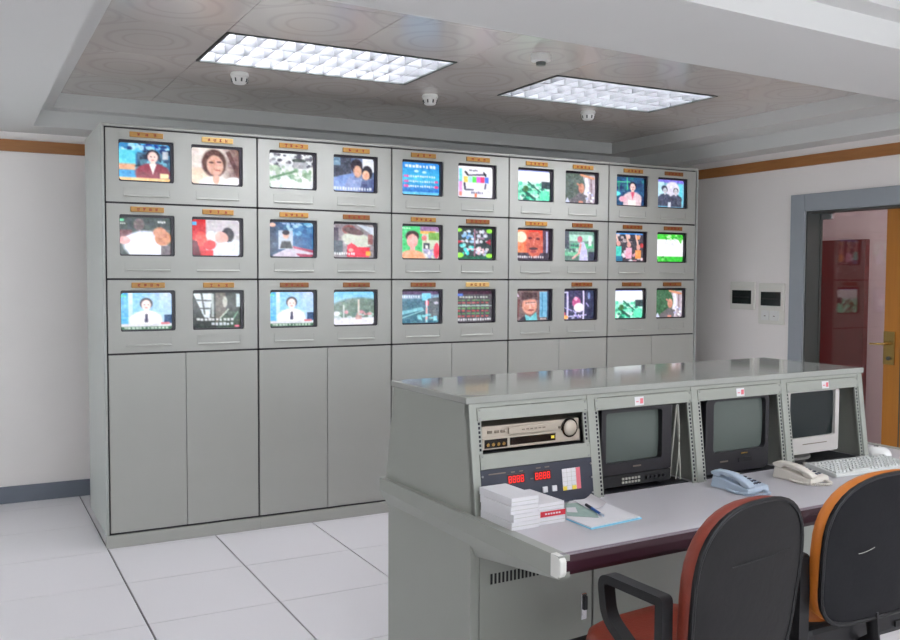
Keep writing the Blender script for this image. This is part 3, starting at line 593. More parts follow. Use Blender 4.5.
# ------------------------------------------------------------------ the monitor cabinets
XM = [0.0, 0.856, 1.734, 2.619, 3.477, 4.325]
ZS = [2.353, 1.938, 1.513, 1.093, 0.077]
CD = 0.73
GAP = 0.0055
plaque_n = [[3, 4, 4, 3, 3, 3, 4, 4, 4, 4], [4, 3, 4, 4, 4, 4, 4, 4, 4, 4], [4, 3, 4, 4, 4, 4, 0, 4, 2, 2]]
plaque_m = ['mlmmmmmmmd', 'mmmdmdmddd', 'mmdddl-ddd']
plaque_m = [s.replace(' ', '') for s in plaque_m]
plaque_m[2] = 'mmdddl-ddd'
SHOWS = {
 (0, 0): 'news reader in a red jacket', (0, 1): 'long-haired face and white collar', (0, 2): 'pale garden scene with foliage', (0, 3): 'two dark-haired people leaning together',
 (0, 4): 'bright blue caption page', (0, 5): 'white page with coloured blocks', (0, 6): 'white sky over green foliage, top row', (0, 7): 'profile against grey-green, top row',
 (0, 8): 'person in pink before dark blue', (0, 9): 'two people in dark suits', (1, 0): 'white-shirted figure bending over', (1, 1): 'reclining figure beside red curtain',
 (1, 2): 'small portrait on blue studio backdrop', (1, 3): 'red garment and pale round shape', (1, 4): 'smiling face on green', (1, 5): 'dark page with four lime corners',
 (1, 6): 'orange-lit face with moustache', (1, 7): 'figure in white beside green shelves', (1, 8): 'dancers with raised arms', (1, 9): 'white page with green bands',
 (2, 0): 'man in white shirt and tie, leftmost column', (2, 1): 'dark window scene with subtitles', (2, 2): 'man in white shirt and tie, third column', (2, 3): 'hill under blue sky',
 (2, 4): 'grey-blue street scene', (2, 5): 'dark table of red and green figures', (2, 6): 'elderly face under dark cap', (2, 7): 'pink bird between pale bars',
 (2, 8): 'white sky over green foliage, bottom row', (2, 9): 'profile against green, bottom row'}
ORD = ['leftmost', 'second', 'middle', 'fourth', 'rightmost']
MODTXT = ['leftmost grey monitor cabinet, its full end panel facing the bare wall', 'second grey monitor cabinet from the left, between leftmost and middle ones',
          'middle one of the five grey monitor cabinets, partly hidden by console', 'fourth grey monitor cabinet from the left, behind the console top', 'rightmost grey monitor cabinet, nearest the door wall']

def glyph_mesh(n, seed):
    r = random.Random(seed); mb = MB()
    for k in range(n):
        cx = -.066 + .132 * (k + .5) / n if n > 2 else -.05 + .1 * (k + .5) / n * 1.0
        s = .0085
        for _ in range(3):
            z = r.uniform(-s, s); a = r.uniform(.5, 1) * s
            mb.box(cx - a, -.0025, z - .0012, cx + a, 0, z + .0012)
        for _ in range(2):
            x = cx + r.uniform(-s, s) * .8; a = r.uniform(.5, 1) * s
            mb.box(x - .0012, -.0025, -a, x + .0012, 0, a)
        x0, z0 = cx - s * r.uniform(.2, .9), -s
        mb.add([(x0, -.0025, z0), (x0 + .002, -.0025, z0), (cx + .004, -.0025, .002), (cx + .002, -.0025, .002)], [(0, 1, 2, 3)])
    return mb

def screen_mesh(key, w, h, bulge):
    nu, nv = 61, 47
    vs = []
    for j in range(nv):
        for i in range(nu):
            a, b = i / (nu - 1), j / (nv - 1)
            ex, ez = (a - .5) * 2, (b - .5) * 2
            vs.append(((a - .5) * w, -bulge * (1 - .5 * ex * ex - .5 * ez * ez), (.5 - b) * h))
    fs = [(j * nu + i, (j + 1) * nu + i, (j + 1) * nu + i + 1, j * nu + i + 1) for j in range(nv - 1) for i in range(nu - 1)]
    me = bpy.data.meshes.new('screen'); me.from_pydata(vs, [], fs)
    at = me.color_attributes.new('picture', 'FLOAT_COLOR', 'POINT')
    c = PICS[key].colors(nu, nv).reshape(-1, 3)
    at.data.foreach_set('color', np.concatenate([c, np.ones((len(c), 1))], 1).astype(np.float32).ravel())
    me.materials.append(M['screen'])
    for p in me.polygons: p.use_smooth = True
    return me

OW, OH = 0.300, 0.232
OX = (0.074, 0.476)
OTOP = 0.063
def rounded_rect(x0, z0, x1, z1, r, n=4):
    pts = []
    for cx, cz, a0 in ((x1 - r, z1 - r, 0), (x0 + r, z1 - r, 90), (x0 + r, z0 + r, 180), (x1 - r, z0 + r, 270)):
        for k in range(n + 1):
            a = math.radians(a0 + 90 * k / n); pts.append((cx + r * math.cos(a), cz + r * math.sin(a)))
    return pts
def ring_frame(outer, inner, y0, y1):
    """frame between two equal-count loops, from front y0 to back y1"""
    n = len(outer); mb = MB()
    vs = [(x, y0, z) for x, z in outer] + [(x, y0, z) for x, z in inner] + [(x, y1, z) for x, z in outer] + [(x, y1, z) for x, z in inner]
    fs = []
    for i in range(n):
        j = (i + 1) % n
        fs += [(i, j, n + j, n + i), (2 * n + j, 2 * n + i, 3 * n + i, 3 * n + j), (n + i, n + j, 3 * n + j, 3 * n + i), (j, i, 2 * n + i, 2 * n + j)]
    return mb.add(vs, fs)

holder_mesh = None
for m in range(5):
    x0, x1 = XM[m], XM[m + 1]
    w = x1 - x0
    ox2 = (OX[0] * w / .866, OX[1] * w / .866)
    cab = thing('monitor_cabinet', MODTXT[m], 'cabinet', (x0, 0, 0), group='row of grey monitor cabinets')
    # carcass: dark front frame plate behind the seams, sides, top, plinth
    body = MB().box(.002, .10, .06, w - .002, CD - .02, .08).box(.0, .02, .06, .016, CD, 2.353).box(w - .016, .02, .06, w, CD, 2.353).box(.0, CD - .015, .06, w, CD, 2.353)
    body.build('carcass', 'cabinet_side', cab)
    sm = MB()
    for z in ZS: sm.box(.0, .012, z - .012, w, .03, z + .012 if z < 2.3 else z + .004)
    sm.box(-.0, .012, .07, .012, .03, 2.353).box(w - .012, .012, .07, w, .03, 2.353).box(w / 2 - .012, .012, .07, w / 2 + .012, .03, 1.09)
    sm.build('seam_backing', 'seam', cab)
    xl = -.018 if m == 0 else 0
    xr = w + .018 if m == 4 else w
    B(xl, -.002, 2.357, xr, CD, 2.372).build('top_panel', 'cabinet', cab, bevel=.003)
    B(xl, -.010, 0, xr, .05, .071).build('plinth', 'cabinet', cab, bevel=.003)
    if m == 0: B(-.018, -.004, 0.071, -.003, CD, 2.357).build('end_panel', 'cabinet_side', cab, bevel=.002)
    if m == 4: B(w + .003, -.004, 0.071, w + .018, CD, 2.357).build('end_panel', 'cabinet_side', cab, bevel=.002)
    for s in range(2):
        a, b = (GAP, w / 2 - .0015) if s == 0 else (w / 2 + .0015, w - GAP)
        B(a, 0, ZS[4] + GAP, b, .018, ZS[3] - GAP).build('door', 'cabinet', cab, bevel=.002)
    for r in range(3):
        zt, zb = ZS[r] - GAP, ZS[r + 1] + GAP
        ot = ZS[r] - OTOP; ob = ot - OH
        # front panel with two rounded openings: a frame round each opening, split at the middle
        for s in range(2):
            col = 2 * m + s
            a, b = (GAP, w / 2) if s == 0 else (w / 2, w - GAP)
            oa = ox2[s]; ob_ = oa + OW
            inner = rounded_rect(oa, ob, ob_, ot, .010)
            n = 4
            outer = []
            k = 0
            for (cx, cz) in ((b, zt), (a, zt), (a, zb), (b, zb)):
                outer += [(cx, cz)] * (n + 1)
            # move the first and last points of each corner along the edges so the frame has no zero faces
            n1 = n + 1
            def shift(idx, x, z): outer[idx] = (x, z)
            ii = inner
            shift(0, b, ii[0][1]); shift(n, ii[n][0], zt)
            shift(n1, ii[n1][0], zt); shift(n1 + n, a, ii[n1 + n][1])
            shift(2 * n1, a, ii[2 * n1][1]); shift(2 * n1 + n, ii[2 * n1 + n][0], zb)
            shift(3 * n1, ii[3 * n1][0], zb); shift(3 * n1 + n, b, ii[3 * n1 + n][1])
            ring_frame(outer, inner, 0, .012).build('front_panel', 'cabinet', cab)
            cx = oa + OW / 2
            # label holder below the opening: a thin raised pocket with a lip
            hz = ob - .057
            if holder_mesh is None:
                ho = MB().box(-.125, -.0025, -.024, -.1225, 0, .024).box(.1225, -.0025, -.024, .125, 0, .024).box(-.125, -.0015, .0225, .125, 0, .024).prism([(-.007, -.024), (0, -.026), (0, -.016), (-.002, -.018)], -.125, .125, 'x').build('label_holder', 'cabinet', cab, loc=(cx, 0, hz))
                holder_mesh = ho
            else:
                copy_obj(holder_mesh, cab, (cx, 0, hz))
            if plaque_n[r][col]:
                pm = {'l': 'gold_light', 'm': 'gold_mid', 'd': 'gold_dark'}[plaque_m[r][col]]
                pl = B(-.091, -.009, -.015, .091, 0, .015).build('name_plaque', pm, cab, bevel=.003, loc=(cx, 0, ot + .029))
                g = glyph_mesh(plaque_n[r][col], 100 * r + col).build('lettering', 'glyph', pl, loc=(0, -.008, 0))
            # the television behind the opening
            rown = ['top', 'middle', 'bottom'][r]
            tv = thing('television', 'lit television in ' + rown + ' row showing ' + SHOWS[r, col], 'television', (x0 + cx, .013, ob), group='televisions in the monitor wall')
            if SHOWS[r, col].endswith(' row'): tv['label'] = 'lit television showing ' + SHOWS[r, col]
            o_ = rounded_rect(-OW / 2 - .02, -.02, OW / 2 + .02, OH + .02, .012)
            i_ = rounded_rect(-OW / 2 + .004, .009, OW / 2 - .017, OH - .015, .014)
            ring_frame(o_, i_, 0, .03).build('bezel', 'bezel', tv)
            MB().hexa([(-OW / 2 - .02, .03, -.02), (OW / 2 + .02, .03, -.02), (OW / 2 - .05, .34, .02), (-OW / 2 + .05, .34, .02)],
                      [(-OW / 2 - .02, .03, OH + .02), (OW / 2 + .02, .03, OH + .02), (OW / 2 - .05, .34, OH - .03), (-OW / 2 + .05, .34, OH - .03)]).build('housing', 'black', tv)
            sw, sh = OW - .021 + .006, OH - .024 + .006
            so = bpy.data.objects.new('screen', screen_mesh((r, col), sw, sh, .008)); C.objects.link(so)
            so.parent = tv; so.location = (-.0065, .021, .009 + (OH - .024) / 2)

# ------------------------------------------------------------------ the control console
OXC, OYC, TH = 0.820, -2.682, 0.034
cth, sth = math.cos(TH), math.sin(TH)
def W(u, v, z=0.0): return (OXC + cth * u - sth * v, OYC + sth * u + cth * v, z)
LEN, DZC, ZT = 2.120, 0.72, 1.125
LEANK = 0.05 / 0.38
def fv(z, off=0.0): return LEANK * (z - DZC) + off           # v of the leaning front plane at height z
con = thing('control_console', 'grey steel control console with desk, four sloping bays and cupboard doors', 'console', (OXC, OYC, 0), TH)
def lean_box(u0, u1, z0, z1, d0, d1):
    """box whose front follows the leaning front plane, from depth d0 to d1 behind it"""
    return MB().hexa([(u0, fv(z0, d0), z0), (u1, fv(z0, d0), z0), (u1, fv(z0, d1), z0), (u0, fv(z0, d1), z0)],
                     [(u0, fv(z1, d0), z1), (u1, fv(z1, d0), z1), (u1, fv(z1, d1), z1), (u0, fv(z1, d1), z1)])
side_poly = [(0, DZC), (fv(1.10), 1.10), (.615, 1.10), (.690, DZC)]
MB().prism(side_poly, 0, .018, 'x').build('hutch_side', 'console', con, bevel=.002)
MB().prism(side_poly, LEN - .018, LEN, 'x').build('hutch_side', 'console', con, bevel=.002)
B(-.012, .043, 1.10, LEN + .012, .622, ZT).build('hutch_top', 'console_top', con, bevel=.004)
MB().prism([(.675, DZC), (.690, DZC), (.615, 1.10), (.600, 1.10)], .018, LEN - .018, 'x').build('hutch_back', 'console', con)
CEN = [0.014, 0.531, 1.060, 1.588, LEN - .014]
for k, c in enumerate(CEN):
    lean_box(max(0.0, c - .017), min(LEN, c + .017), DZC, 1.10, -.003, .025).build('upright', 'console', con, bevel=.002)
for c in CEN[1:4]:
    MB().prism([(.03, DZC), (fv(1.1, .03), 1.10), (.59, 1.10), (.66, DZC)], c - .004, c + .004, 'x').build('partition', 'console', con)
lean_box(.017, LEN - .017, 1.086, 1.10, 0.0, .03).build('top_rail', 'console', con)
for b in range(4):
    ua, ub = CEN[b] + .017, CEN[b + 1] - .017
    for side, (ra, rb) in enumerate(((ua, ua + .019), (ub - .019, ub))):
        rl = lean_box(ra, rb, DZC, 1.086, .004, .012).build('rack_rail', 'console', con)
        hm = MB()
        z = .732
        while z < 1.036:
            if b > 0 or z > .932:
                hc = (ra + rb) / 2
                hm.add([(hc - .0042, fv(z - .0045, .0034), z - .0045), (hc + .0042, fv(z - .0045, .0034), z - .0045), (hc + .0042, fv(z + .0045, .0034), z + .0045), (hc - .0042, fv(z + .0045, .0034), z + .0045)], [(0, 1, 2, 3)])
            z += .0149
        tag(hm.build('rail_slot', 'hole', rl), kind='stuff')
        # rear rail inside the bay
        B(ra, .40, DZC, rb, .41, 1.086).build('rear_rail', 'console', con)
    def blank(z0, z1, name='blank_panel'):
        p = lean_box(ua + .002, ub - .002, z0, z1, -.004, .003).build(name, 'console', con, bevel=.001)
        for uu in (ua + .011, ub - .011):
            for zz in (z0 + .008, z1 - .008):
                MB().lathe([(0, -.002), (.003, -.002), (.003, .002), (0, .002)], (uu, fv(zz, -.005), zz), 8, 'y').build('screw', 'screw', p)
        return p
    blank(1.040, 1.084)
    if b == 0: blank(.874, .926)
    B(ua + .019, .03, DZC, ub - .019, .60, DZC + .004).build('bay_floor', 'black', con)
    if b > 0:
        uc = (ua + ub) / 2 + (0, -.03, -.005, .01)[b]
        s_ = MB().add([(uc - .023, fv(1.046, -.006), 1.046), (uc + .023, fv(1.046, -.006), 1.046), (uc + .023, fv(1.078, -.006), 1.078), (uc - .023, fv(1.078, -.006), 1.078)], [(0, 1, 2, 3)]).build('sticker', 'paper', con)
        MB().add([(uc + .002, fv(1.052, -.007), 1.052), (uc + .018, fv(1.052, -.007), 1.052), (uc + .020, fv(1.072, -.007), 1.072), (uc + .004, fv(1.072, -.007), 1.072)], [(0, 1, 2, 3)]).build('sticker_mark', 'pinkred', s_)
        MB().add([(uc - .018, fv(1.058, -.007), 1.058), (uc - .004, fv(1.058, -.007), 1.058), (uc - .004, fv(1.062, -.007), 1.062), (uc - .018, fv(1.062, -.007), 1.062)], [(0, 1, 2, 3)]).build('sticker_mark', 'pinkred', s_)

# desk slab, edge and end brackets
DU0, DU1, DF = -.022, 2.44, -.470
B(DU0 + .02, DF, .694, DU1 - .02, .69, DZC).build('desk_top', 'desk', con, bevel=.003)
edge = [(DF, .722), (DF - .022, .718), (DF - .032, .702), (DF - .032, .676), (DF - .022, .660), (DF, .655)]
MB().prism(edge, DU0 + .02, DU1 - .02, 'x').build('desk_edge', 'maroon', con, bevel=.002)
for k in range(2): B(DU0 + .02, DF - .010 - k * .010, .7185, DU1 - .02, DF - .006 - k * .010, .7235 - k * .0015).build('edge_strip', 'maroon_line', con)
def bracket(u_out, u_in):
    # outer strip (vertical), then a face sloping in to the base panel; the slope runs out at the front tip
    A = [(u_out, .700, .722), (u_out, DF - .030, .722), (u_out, DF - .030, .655), (u_out, .700, .672)]
    Bv = [(u_in, .668, .575), (u_in, .02, .575), (u_in, DF - .030, .655)]
    I = [(u_in, .700, .722), (u_in, DF - .030, .722)]
    v = A + Bv + I
    # 0 back top,1 front top,2 front bottom,3 back bottom,4 inner back low,5 inner mid low,6 inner front low,7 inner back top,8 inner front top
    f = [(0, 1, 2, 3), (3, 2, 5, 4), (2, 6, 5), (1, 8, 6, 2), (0, 7, 8, 1), (0, 3, 4, 7), (7, 4, 5, 6, 8)]
    return MB().add(v, f)
bracket(DU0, .018).build('end_bracket', 'console', con)
bracket(DU1, DU1 - .04).build('end_bracket', 'console', con)
for u0 in (DU0, DU1 - .022):
    MB().prism([(DF + .012, .7235), (DF - .026, .7225), (DF - .038, .708), (DF - .038, .672), (DF - .026, .654), (DF + .012, .654)], u0 - .001, u0 + .0235, 'x').build('corner_cap', 'capwhite', con, bevel=.004)

# cupboard base
MB().box(0, .03, 0, .018, .665, .66).build('base_side', 'console', con)
MB().box(DU1 - .06, .03, 0, DU1 - .042, .69, .66).build('base_side', 'console', con)
B(.018, .650, 0, DU1 - .06, .665, .694).build('base_back', 'console', con)
B(.018, .035, .628, DU1 - .06, .06, .694).build('base_rail', 'console', con)
B(.018, .05, .06, DU1 - .06, .650, .075).build('base_floor', 'console', con)
B(.018, .06, 0, DU1 - .06, .075, .06).build('base_plinth', 'black', con)
dx = [.018, .540, 1.060, 1.588, 2.100]
MB().box(2.104, .035, .0, DU1 - .06, .05, .628).build('base_filler', 'console', con)
for k in range(4):
    a, b = dx[k] + (.020 if k == 0 else .004), dx[k + 1] - .004
    if k == 0: B(.018, .032, .06, .036, .05, .628).build('base_stile', 'console', con)
    d = B(a, .030, .07, b, .048, .622).build('cupboard_door', 'console', con, bevel=.002)
    vm = MB()
    for i in range(14):
        u = a + .045 + i * .0165
        vm.box(u, .0285, .463, u + .008, .0302, .500)
    tag(vm.build('vent_slot', 'blackmatte', d), kind='stuff')
    hu = b - .040 if k % 2 == 0 else a + .045
    B(hu - .013, .024, .262, hu + .013, .030, .362).build('handle_plate', 'chrome', d, bevel=.003)
    hl = B(hu - .008, .014, .30, hu + .010, .024, .352).build('latch_handle', 'black', d, bevel=.003)
for k, (px_, name) in enumerate(()): pass

# ------------------------------------------------------------------ equipment in the console
def cthing(name, label, cat, u, v, z, rz=0.0, group=None):
    return thing(name, label, cat, W(u, v, z), TH + rz, group)

# video recorder on its tray in the first bay
v = cthing('video_recorder', 'champagne video recorder with round jog dial in the first console bay', 'video recorder', .272, .055, .934)
B(-.213, 0, 0, .213, .34, .082).build('case', 'vcr', v, bevel=.003)
B(-.213, -.006, .0, .213, 0, .042).build('lower_front', 'vcr', v, bevel=.002)
B(-.205, -.008, .006, -.110, -.0055, .036).build('connector_window', 'vcr_dark', v)
for k in range(4): MB().lathe([(0, -.010), (.0065, -.010), (.0065, -.007), (0, -.007)], (-.192 + k * .022, 0, .018), 10, 'y').build('jack', 'brass', v)
B(-.098, -.008, .010, .100, -.0055, .036).build('display_window', 'vcr_dark', v)
B(.080, -.0095, .018, .094, -.008, .028).build('display_mark', 'yellow', v)
B(-.105, -.010, .048, .105, -.002, .074).build('tape_door', 'vcr', v, bevel=.002)
for k in range(6): B(-.05 + k * .018, -.0115, .060, -.05 + k * .018 + .012, -.0095, .064).build('printed_mark', 'vcr_mark', v)
for uu in (-.19, -.16, -.135): B(uu, -.004, .056, uu + .018, .001, .066).build('push_button', 'vcr_mark', v, bevel=.001)
MB().lathe([(0, -.018), (.024, -.018), (.029, -.012), (.030, 0), (0, 0)], (.165, 0, .050), 28, 'y').build('jog_dial', 'vcr', v, smooth=True)
MB().lathe([(.0305, -.010), (.035, -.010), (.035, .001), (.0305, .001)], (.165, 0, .050), 28, 'y').build('dial_ring', 'vcr_dark', v, smooth=True)
B(.118, -.004, .050, .130, .001, .058).build('push_button', 'vcr_mark', v)
for uu in (-.17, .15): B(uu, .02, -.008, uu + .03, .05, 0).build('foot', 'black', v)
B(CEN[0] + .036, .03, .924, CEN[1] - .036, .50, .926).build('vcr_tray', 'black', con)

# control unit with red digits at the bottom of the first bay
ZC0, ZC1 = .726, .872
cu = cthing('control_unit', 'navy rack control unit with red digital readout below the video recorder', 'control unit', .2725, 0, ZC0)
def FL(u, z, off): return (u, fv(z + ZC0, off), z)
def lean_plate(u0, u1, z0, z1, off, th=.002):
    q = [FL(u0, z0, off), FL(u1, z0, off), FL(u1, z0, off + th), FL(u0, z0, off + th)]
    t = [FL(u0, z1, off), FL(u1, z1, off), FL(u1, z1, off + th), FL(u0, z1, off + th)]
    return MB().hexa(q, t)
lean_plate(-.242, .242, 0, ZC1 - ZC0, -.004, .007).build('face_plate', 'navy', cu, bevel=.001)
B(-.22, .03, .006, .22, .35, .13).build('case', 'black', cu)
u00 = .2725
def digits(u0, z0, n):
    w = lean_plate(u0 - .004, u0 + n * .017 + .002, z0 - .004, z0 + .030, -.0055).build('led_window', 'ledback', cu)
    s = MB()
    for k in range(n):
        a = u0 + k * .017
        for (x0, zz0, x1, zz1) in ((.001, 0, .012, .003), (.001, .0105, .012, .0135), (.001, .021, .012, .024), (0, .001, .003, .012), (0, .012, .003, .023), (.010, .001, .013, .012), (.010, .012, .013, .023)):
            q = [FL(a + x0, z0 + zz0, -.0062), FL(a + x1, z0 + zz0, -.0062), FL(a + x1, z0 + zz1, -.0062), FL(a + x0, z0 + zz1, -.0062)]
            s.add(q, [(0, 1, 2, 3)])
    s.build('led_digit', 'led', w)
digits(.256 - u00, .818 - ZC0, 4)
digits(.142 - u00, .818 - ZC0, 4)
for uu, zz in ((.326, .770), (.285, .770)): lean_plate(uu - u00, uu - u00 + .020, zz - ZC0, zz - ZC0 + .020, -.009, .006).build('push_button', 'paper', cu, bevel=.001)
for uu, zz, ww in ((.062, .854, .07), (.155, .853, .016), (.19, .853, .016), (.262, .856, .02), (.30, .856, .02), (.235, .822, .012)): lean_plate(uu - u00, uu - u00 + ww, zz - ZC0, zz - ZC0 + .004, -.005).build('printed_mark', 'vcr_mark', cu)
sh = lean_plate(.375 - u00, .456 - u00, .767 - ZC0, .843 - ZC0, -.0055).build('label_sheet', 'paper', cu)
lean_plate(.437 - u00, .456 - u00, .767 - ZC0, .843 - ZC0, -.0065, .001).build('red_column', 'pinkred', sh)
lean_plate(.375 - u00, .392 - u00, .767 - ZC0, .781 - ZC0, -.0065, .001).build('yellow_cell', 'yellow', sh)
lean_plate(.415 - u00, .435 - u00, .767 - ZC0, .781 - ZC0, -.0065, .001).build('yellow_cell', 'yellow', sh)
for k in range(1, 5): lean_plate(.375 - u00, .436 - u00, .767 + k * .0155 - ZC0, .7678 + k * .0155 - ZC0, -.0067, .0005).build('ruled_line', 'cable', sh)
for k in range(1, 3): lean_plate(.375 + k * .02 - u00, .3758 + k * .02 - u00, .767 - ZC0, .843 - ZC0, -.0067, .0005).build('ruled_line', 'cable', sh)
for uu in (-.236, .236):
    for zz in (.02, .075, .125): MB().lathe([(0, -.003), (.004, -.003), (.004, .0), (0, .0)], (uu, fv(zz + ZC0, -.004), zz), 8, 'y').build('screw', 'screw', cu)

def crt_glass(w, h, bulge, r, nu=16, nv=12):
    """convex tube face; corners rounded by pulling the border in"""
    vs = []
    for j in range(nv + 1):
        for i in range(nu + 1):
            a, b = i / nu * 2 - 1, j / nv * 2 - 1
            k = 1 - r * (a * a) * (b * b)
            vs.append((a * w / 2 * k, -bulge * (1 - .5 * a * a - .5 * b * b), b * h / 2 * k))
    return MB().add(vs, [(j * (nu + 1) + i, j * (nu + 1) + i + 1, (j + 1) * (nu + 1) + i + 1, (j + 1) * (nu + 1) + i) for j in range(nv) for i in range(nu)])

# broadcast monitor in the second bay
t = cthing('broadcast_monitor', 'square black broadcast monitor with button strip below the dark tube', 'monitor', .767, .055, DZC + .004)
ring_frame(rounded_rect(-.178, .060, .178, .312, .006), rounded_rect(-.155, .105, .128, .298, .010), -.006, .03).build('bezel', 'black', t)
crt_glass(.292, .200, .010, .02).build('tube_face', 'crt', t, smooth=True, loc=(-.0135, .020, .2015))
B(-.178, .03, .012, .178, .36, .310).build('case', 'blackmatte', t, bevel=.006)
B(-.178, -.006, .012, .178, .03, .056).build('control_strip', 'blackmatte', t, bevel=.003)
for k in range(12): B(-.075 + (k % 6) * .016, -.010, .022 + (k // 6) * .014, -.075 + (k % 6) * .016 + .009, -.006, .030 + (k // 6) * .014).build('push_button', 'cable', t)
for k in range(5): MB().lathe([(0, -.014), (.006, -.014), (.007, -.006), (0, -.006)], (.05 + k * .022, 0, .034), 10, 'y').build('knob', 'black', t)
B(-.02, -.0075, .082, .02, -.006, .088).build('badge', 'vcr_mark', t)
for uu in (-.15, .15): B(uu - .015, .02, 0, uu + .015, .30, .012).build('foot', 'black', t)
# loose cables hanging right of it
for k, (uu, bend) in enumerate(((.961, .004), (.975, -.004), (.989, .004), (1.003, -.005))):
    c = cthing('cable', 'thin grey cable hanging beside the broadcast monitor, ' + ['nearest the monitor case', 'second from the case', 'third from the case', 'furthest from the case'][k], 'cable', uu, .075, DZC + .006, group='cables beside the broadcast monitor')
    pts = [(bend * math.sin(q * 3.1) , .02 * math.cos(q * 2 + k), .003 + .30 * q) for q in [i / 10 for i in range(11)]]
    MB().tube(pts, .003, 6).build('cable_run', 'cable', c, smooth=True)

# black television in the third bay
t = cthing('portable_television', 'rounded black portable television standing in the third console bay', 'television', 1.310, .050, DZC + .004)
ring_frame(rounded_rect(-.184, .006, .190, .318, .022, 5), rounded_rect(-.138, .094, .168, .306, .020, 5), -.008, .04).build('bezel', 'black', t, bevel=.002)
crt_glass(.316, .222, .012, .05).build('tube_face', 'crt', t, smooth=True, loc=(.015, .016, .200))
MB().hexa([(-.176, .04, .012), (.176, .04, .012), (.12, .38, .03), (-.12, .38, .03)], [(-.176, .04, .314), (.176, .04, .314), (.12, .38, .25), (-.12, .38, .25)]).build('case', 'blackmatte', t, bevel=.006)
B(-.10, -.0105, .052, -.055, -.0085, .058).build('badge', 'vcr_mark', t)
B(.02, -.0105, .078, .06, -.0085, .084).build('badge', 'brass', t)
B(.005, -.0115, .045, .085, -.0085, .062).build('control_flap', 'blackmatte', t, bevel=.001)
for uu in (-.14, .14): B(uu - .015, .02, 0, uu + .015, .30, .012).build('foot', 'black', t)

# computer monitor in the fourth bay
t = cthing('computer_monitor', 'beige computer monitor with dark screen in the rightmost console bay', 'monitor', 1.782, .055, DZC + .004)
ring_frame(rounded_rect(-.168, .038, .182, .316, .012, 5), rounded_rect(-.146, .110, .156, .311, .006, 5), -.010, .04).build('bezel', 'beige', t, bevel=.0015)
crt_glass(.308, .208, .006, .01).build('tube_face', 'crt_dark', t, smooth=True, loc=(.005, .006, .2105))
MB().hexa([(-.166, .04, .056), (.166, .04, .056), (.12, .38, .08), (-.12, .38, .08)], [(-.166, .04, .312), (.166, .04, .312), (.12, .38, .26), (-.12, .38, .26)]).build('case', 'beige', t, bevel=.006)
B(-.06, -.0115, .078, .10, -.0095, .082).build('button_row', 'vcr_mark', t)
MB().lathe([(0, 0), (.13, 0), (.13, .010), (.06, .022), (.05, .046), (0, .046)], (0, .16, 0), 28).build('swivel_foot', 'beige', t, smooth=True)

# ------------------------------------------------------------------ things on the desk
def tape(u, v, z, rz, label, m='paper', spine=False, h=.026):
    t = cthing('cassette_box', label, 'cassette box', u, v, z, rz, 'white cassette boxes stacked on the desk')
    B(-.054, -.096, .0004, .054, .096, h).build('sleeve', m, t, bevel=.0012)
    if spine:
        s = B(-.0535, -.0975, .003, .0535, -.0958, h - .002).build('spine_label', 'red', t)
        for k in range(6): B(-.03 + k * .011, -.0982, .010, -.03 + k * .011 + .007, -.0974, .015).build('spine_mark', 'paper', s)
    B(-.054 + .002, -.0965, h * .5 - .0006, .054 - .002, -.0958, h * .5 + .0006).build('flap_line', 'cable', t)
zz = DZC
tape(.066, -0.110, zz, -.01, 'white cassette box at the bottom of the taller stack')
tape(.069, -0.110, zz + .0262, .02, 'white cassette box second from bottom of the taller stack')
tape(.063, -0.110, zz + .0524, -.02, 'white cassette box third up in the taller stack')
tape(.066, -0.104, zz + .0786, .01, 'white cassette box on top of the taller stack')
tape(.180, -.100, zz, .0, 'white cassette box at the bottom of the shorter stack', h=.023)
tape(.180, -.100, zz + .0232, -.01, 'cassette box with red spine label in the shorter stack', spine=True, h=.023)
tape(.178, -.094, zz + .0464, .03, 'white cassette box on top of the shorter stack', h=.023)

def sheet(name, label, pts, z, th, m, cat='paper'):
    cx = sum(p[0] for p in pts) / len(pts); cy = sum(p[1] for p in pts) / len(pts)
    t = cthing(name, label, cat, cx, cy, z)
    return t, [(p[0] - cx, p[1] - cy) for p in pts], (cx, cy)
t, q, c0 = sheet('folder', 'open folder with cyan edges lying under loose papers on desk', [(.250, -.180), (.246, -.318), (.480, -.298), (.505, -.02), (.40, .0)], DZC, .004, 'cyan', 'folder')
MB().prism(q, .0004, .004, 'z').build('cover', 'cyan', t)
MB().prism([(x * .975, y * .975 + .003) for x, y in q], .0041, .007, 'z').build('page_block', 'paper', t)
t, q, c0 = sheet('printed_sheet', 'sheet with grey-green print lying on the folder beside pen', [(.265, -.165), (.345, -.235), (.455, -.06), (.36, -.03)], DZC + .0072, .001, 'greenprint')
MB().prism(q, 0, .001, 'z').build('page', 'greenprint', t)
MB().prism([(x * .35 - .03, y * .35 + .012) for x, y in q], .0011, .0014, 'z').build('printed_block', 'paper', t)
t = cthing('loose_paper', 'curled white paper leaning on the folder behind the pen', 'paper', .432, -.075, DZC + .0085, -.25)
cp = [(-.035 + .07 * i / 8, (.0 if i < 4 else (i - 4) ** 2 * .0012)) for i in range(9)]
MB().prism([(a, b) for a, b in cp] + [(a, b + .0015) for a, b in reversed(cp)], -.07, .06, 'y').build('page', 'paper', t, smooth=True)
pn = cthing('pen', 'blue ballpoint pen lying across the papers on the desk', 'pen', .378, -.175, DZC + .0145, 0)
d = Vector((.352 - .403, -.264 + .089)); d.normalize()
def along(s): return (d.x * s, d.y * s, 0)
MB().tube([along(-.075), along(.045)], .0046, 10).build('barrel', 'penblue', pn, smooth=True)
MB().tube([along(.046), along(.062), along(.070)], .0040, 10).build('tip', 'lightblue', pn, smooth=True)
MB().tube([along(-.080), along(-.030)], .0052, 10).build('cap', 'navy', pn, smooth=True)

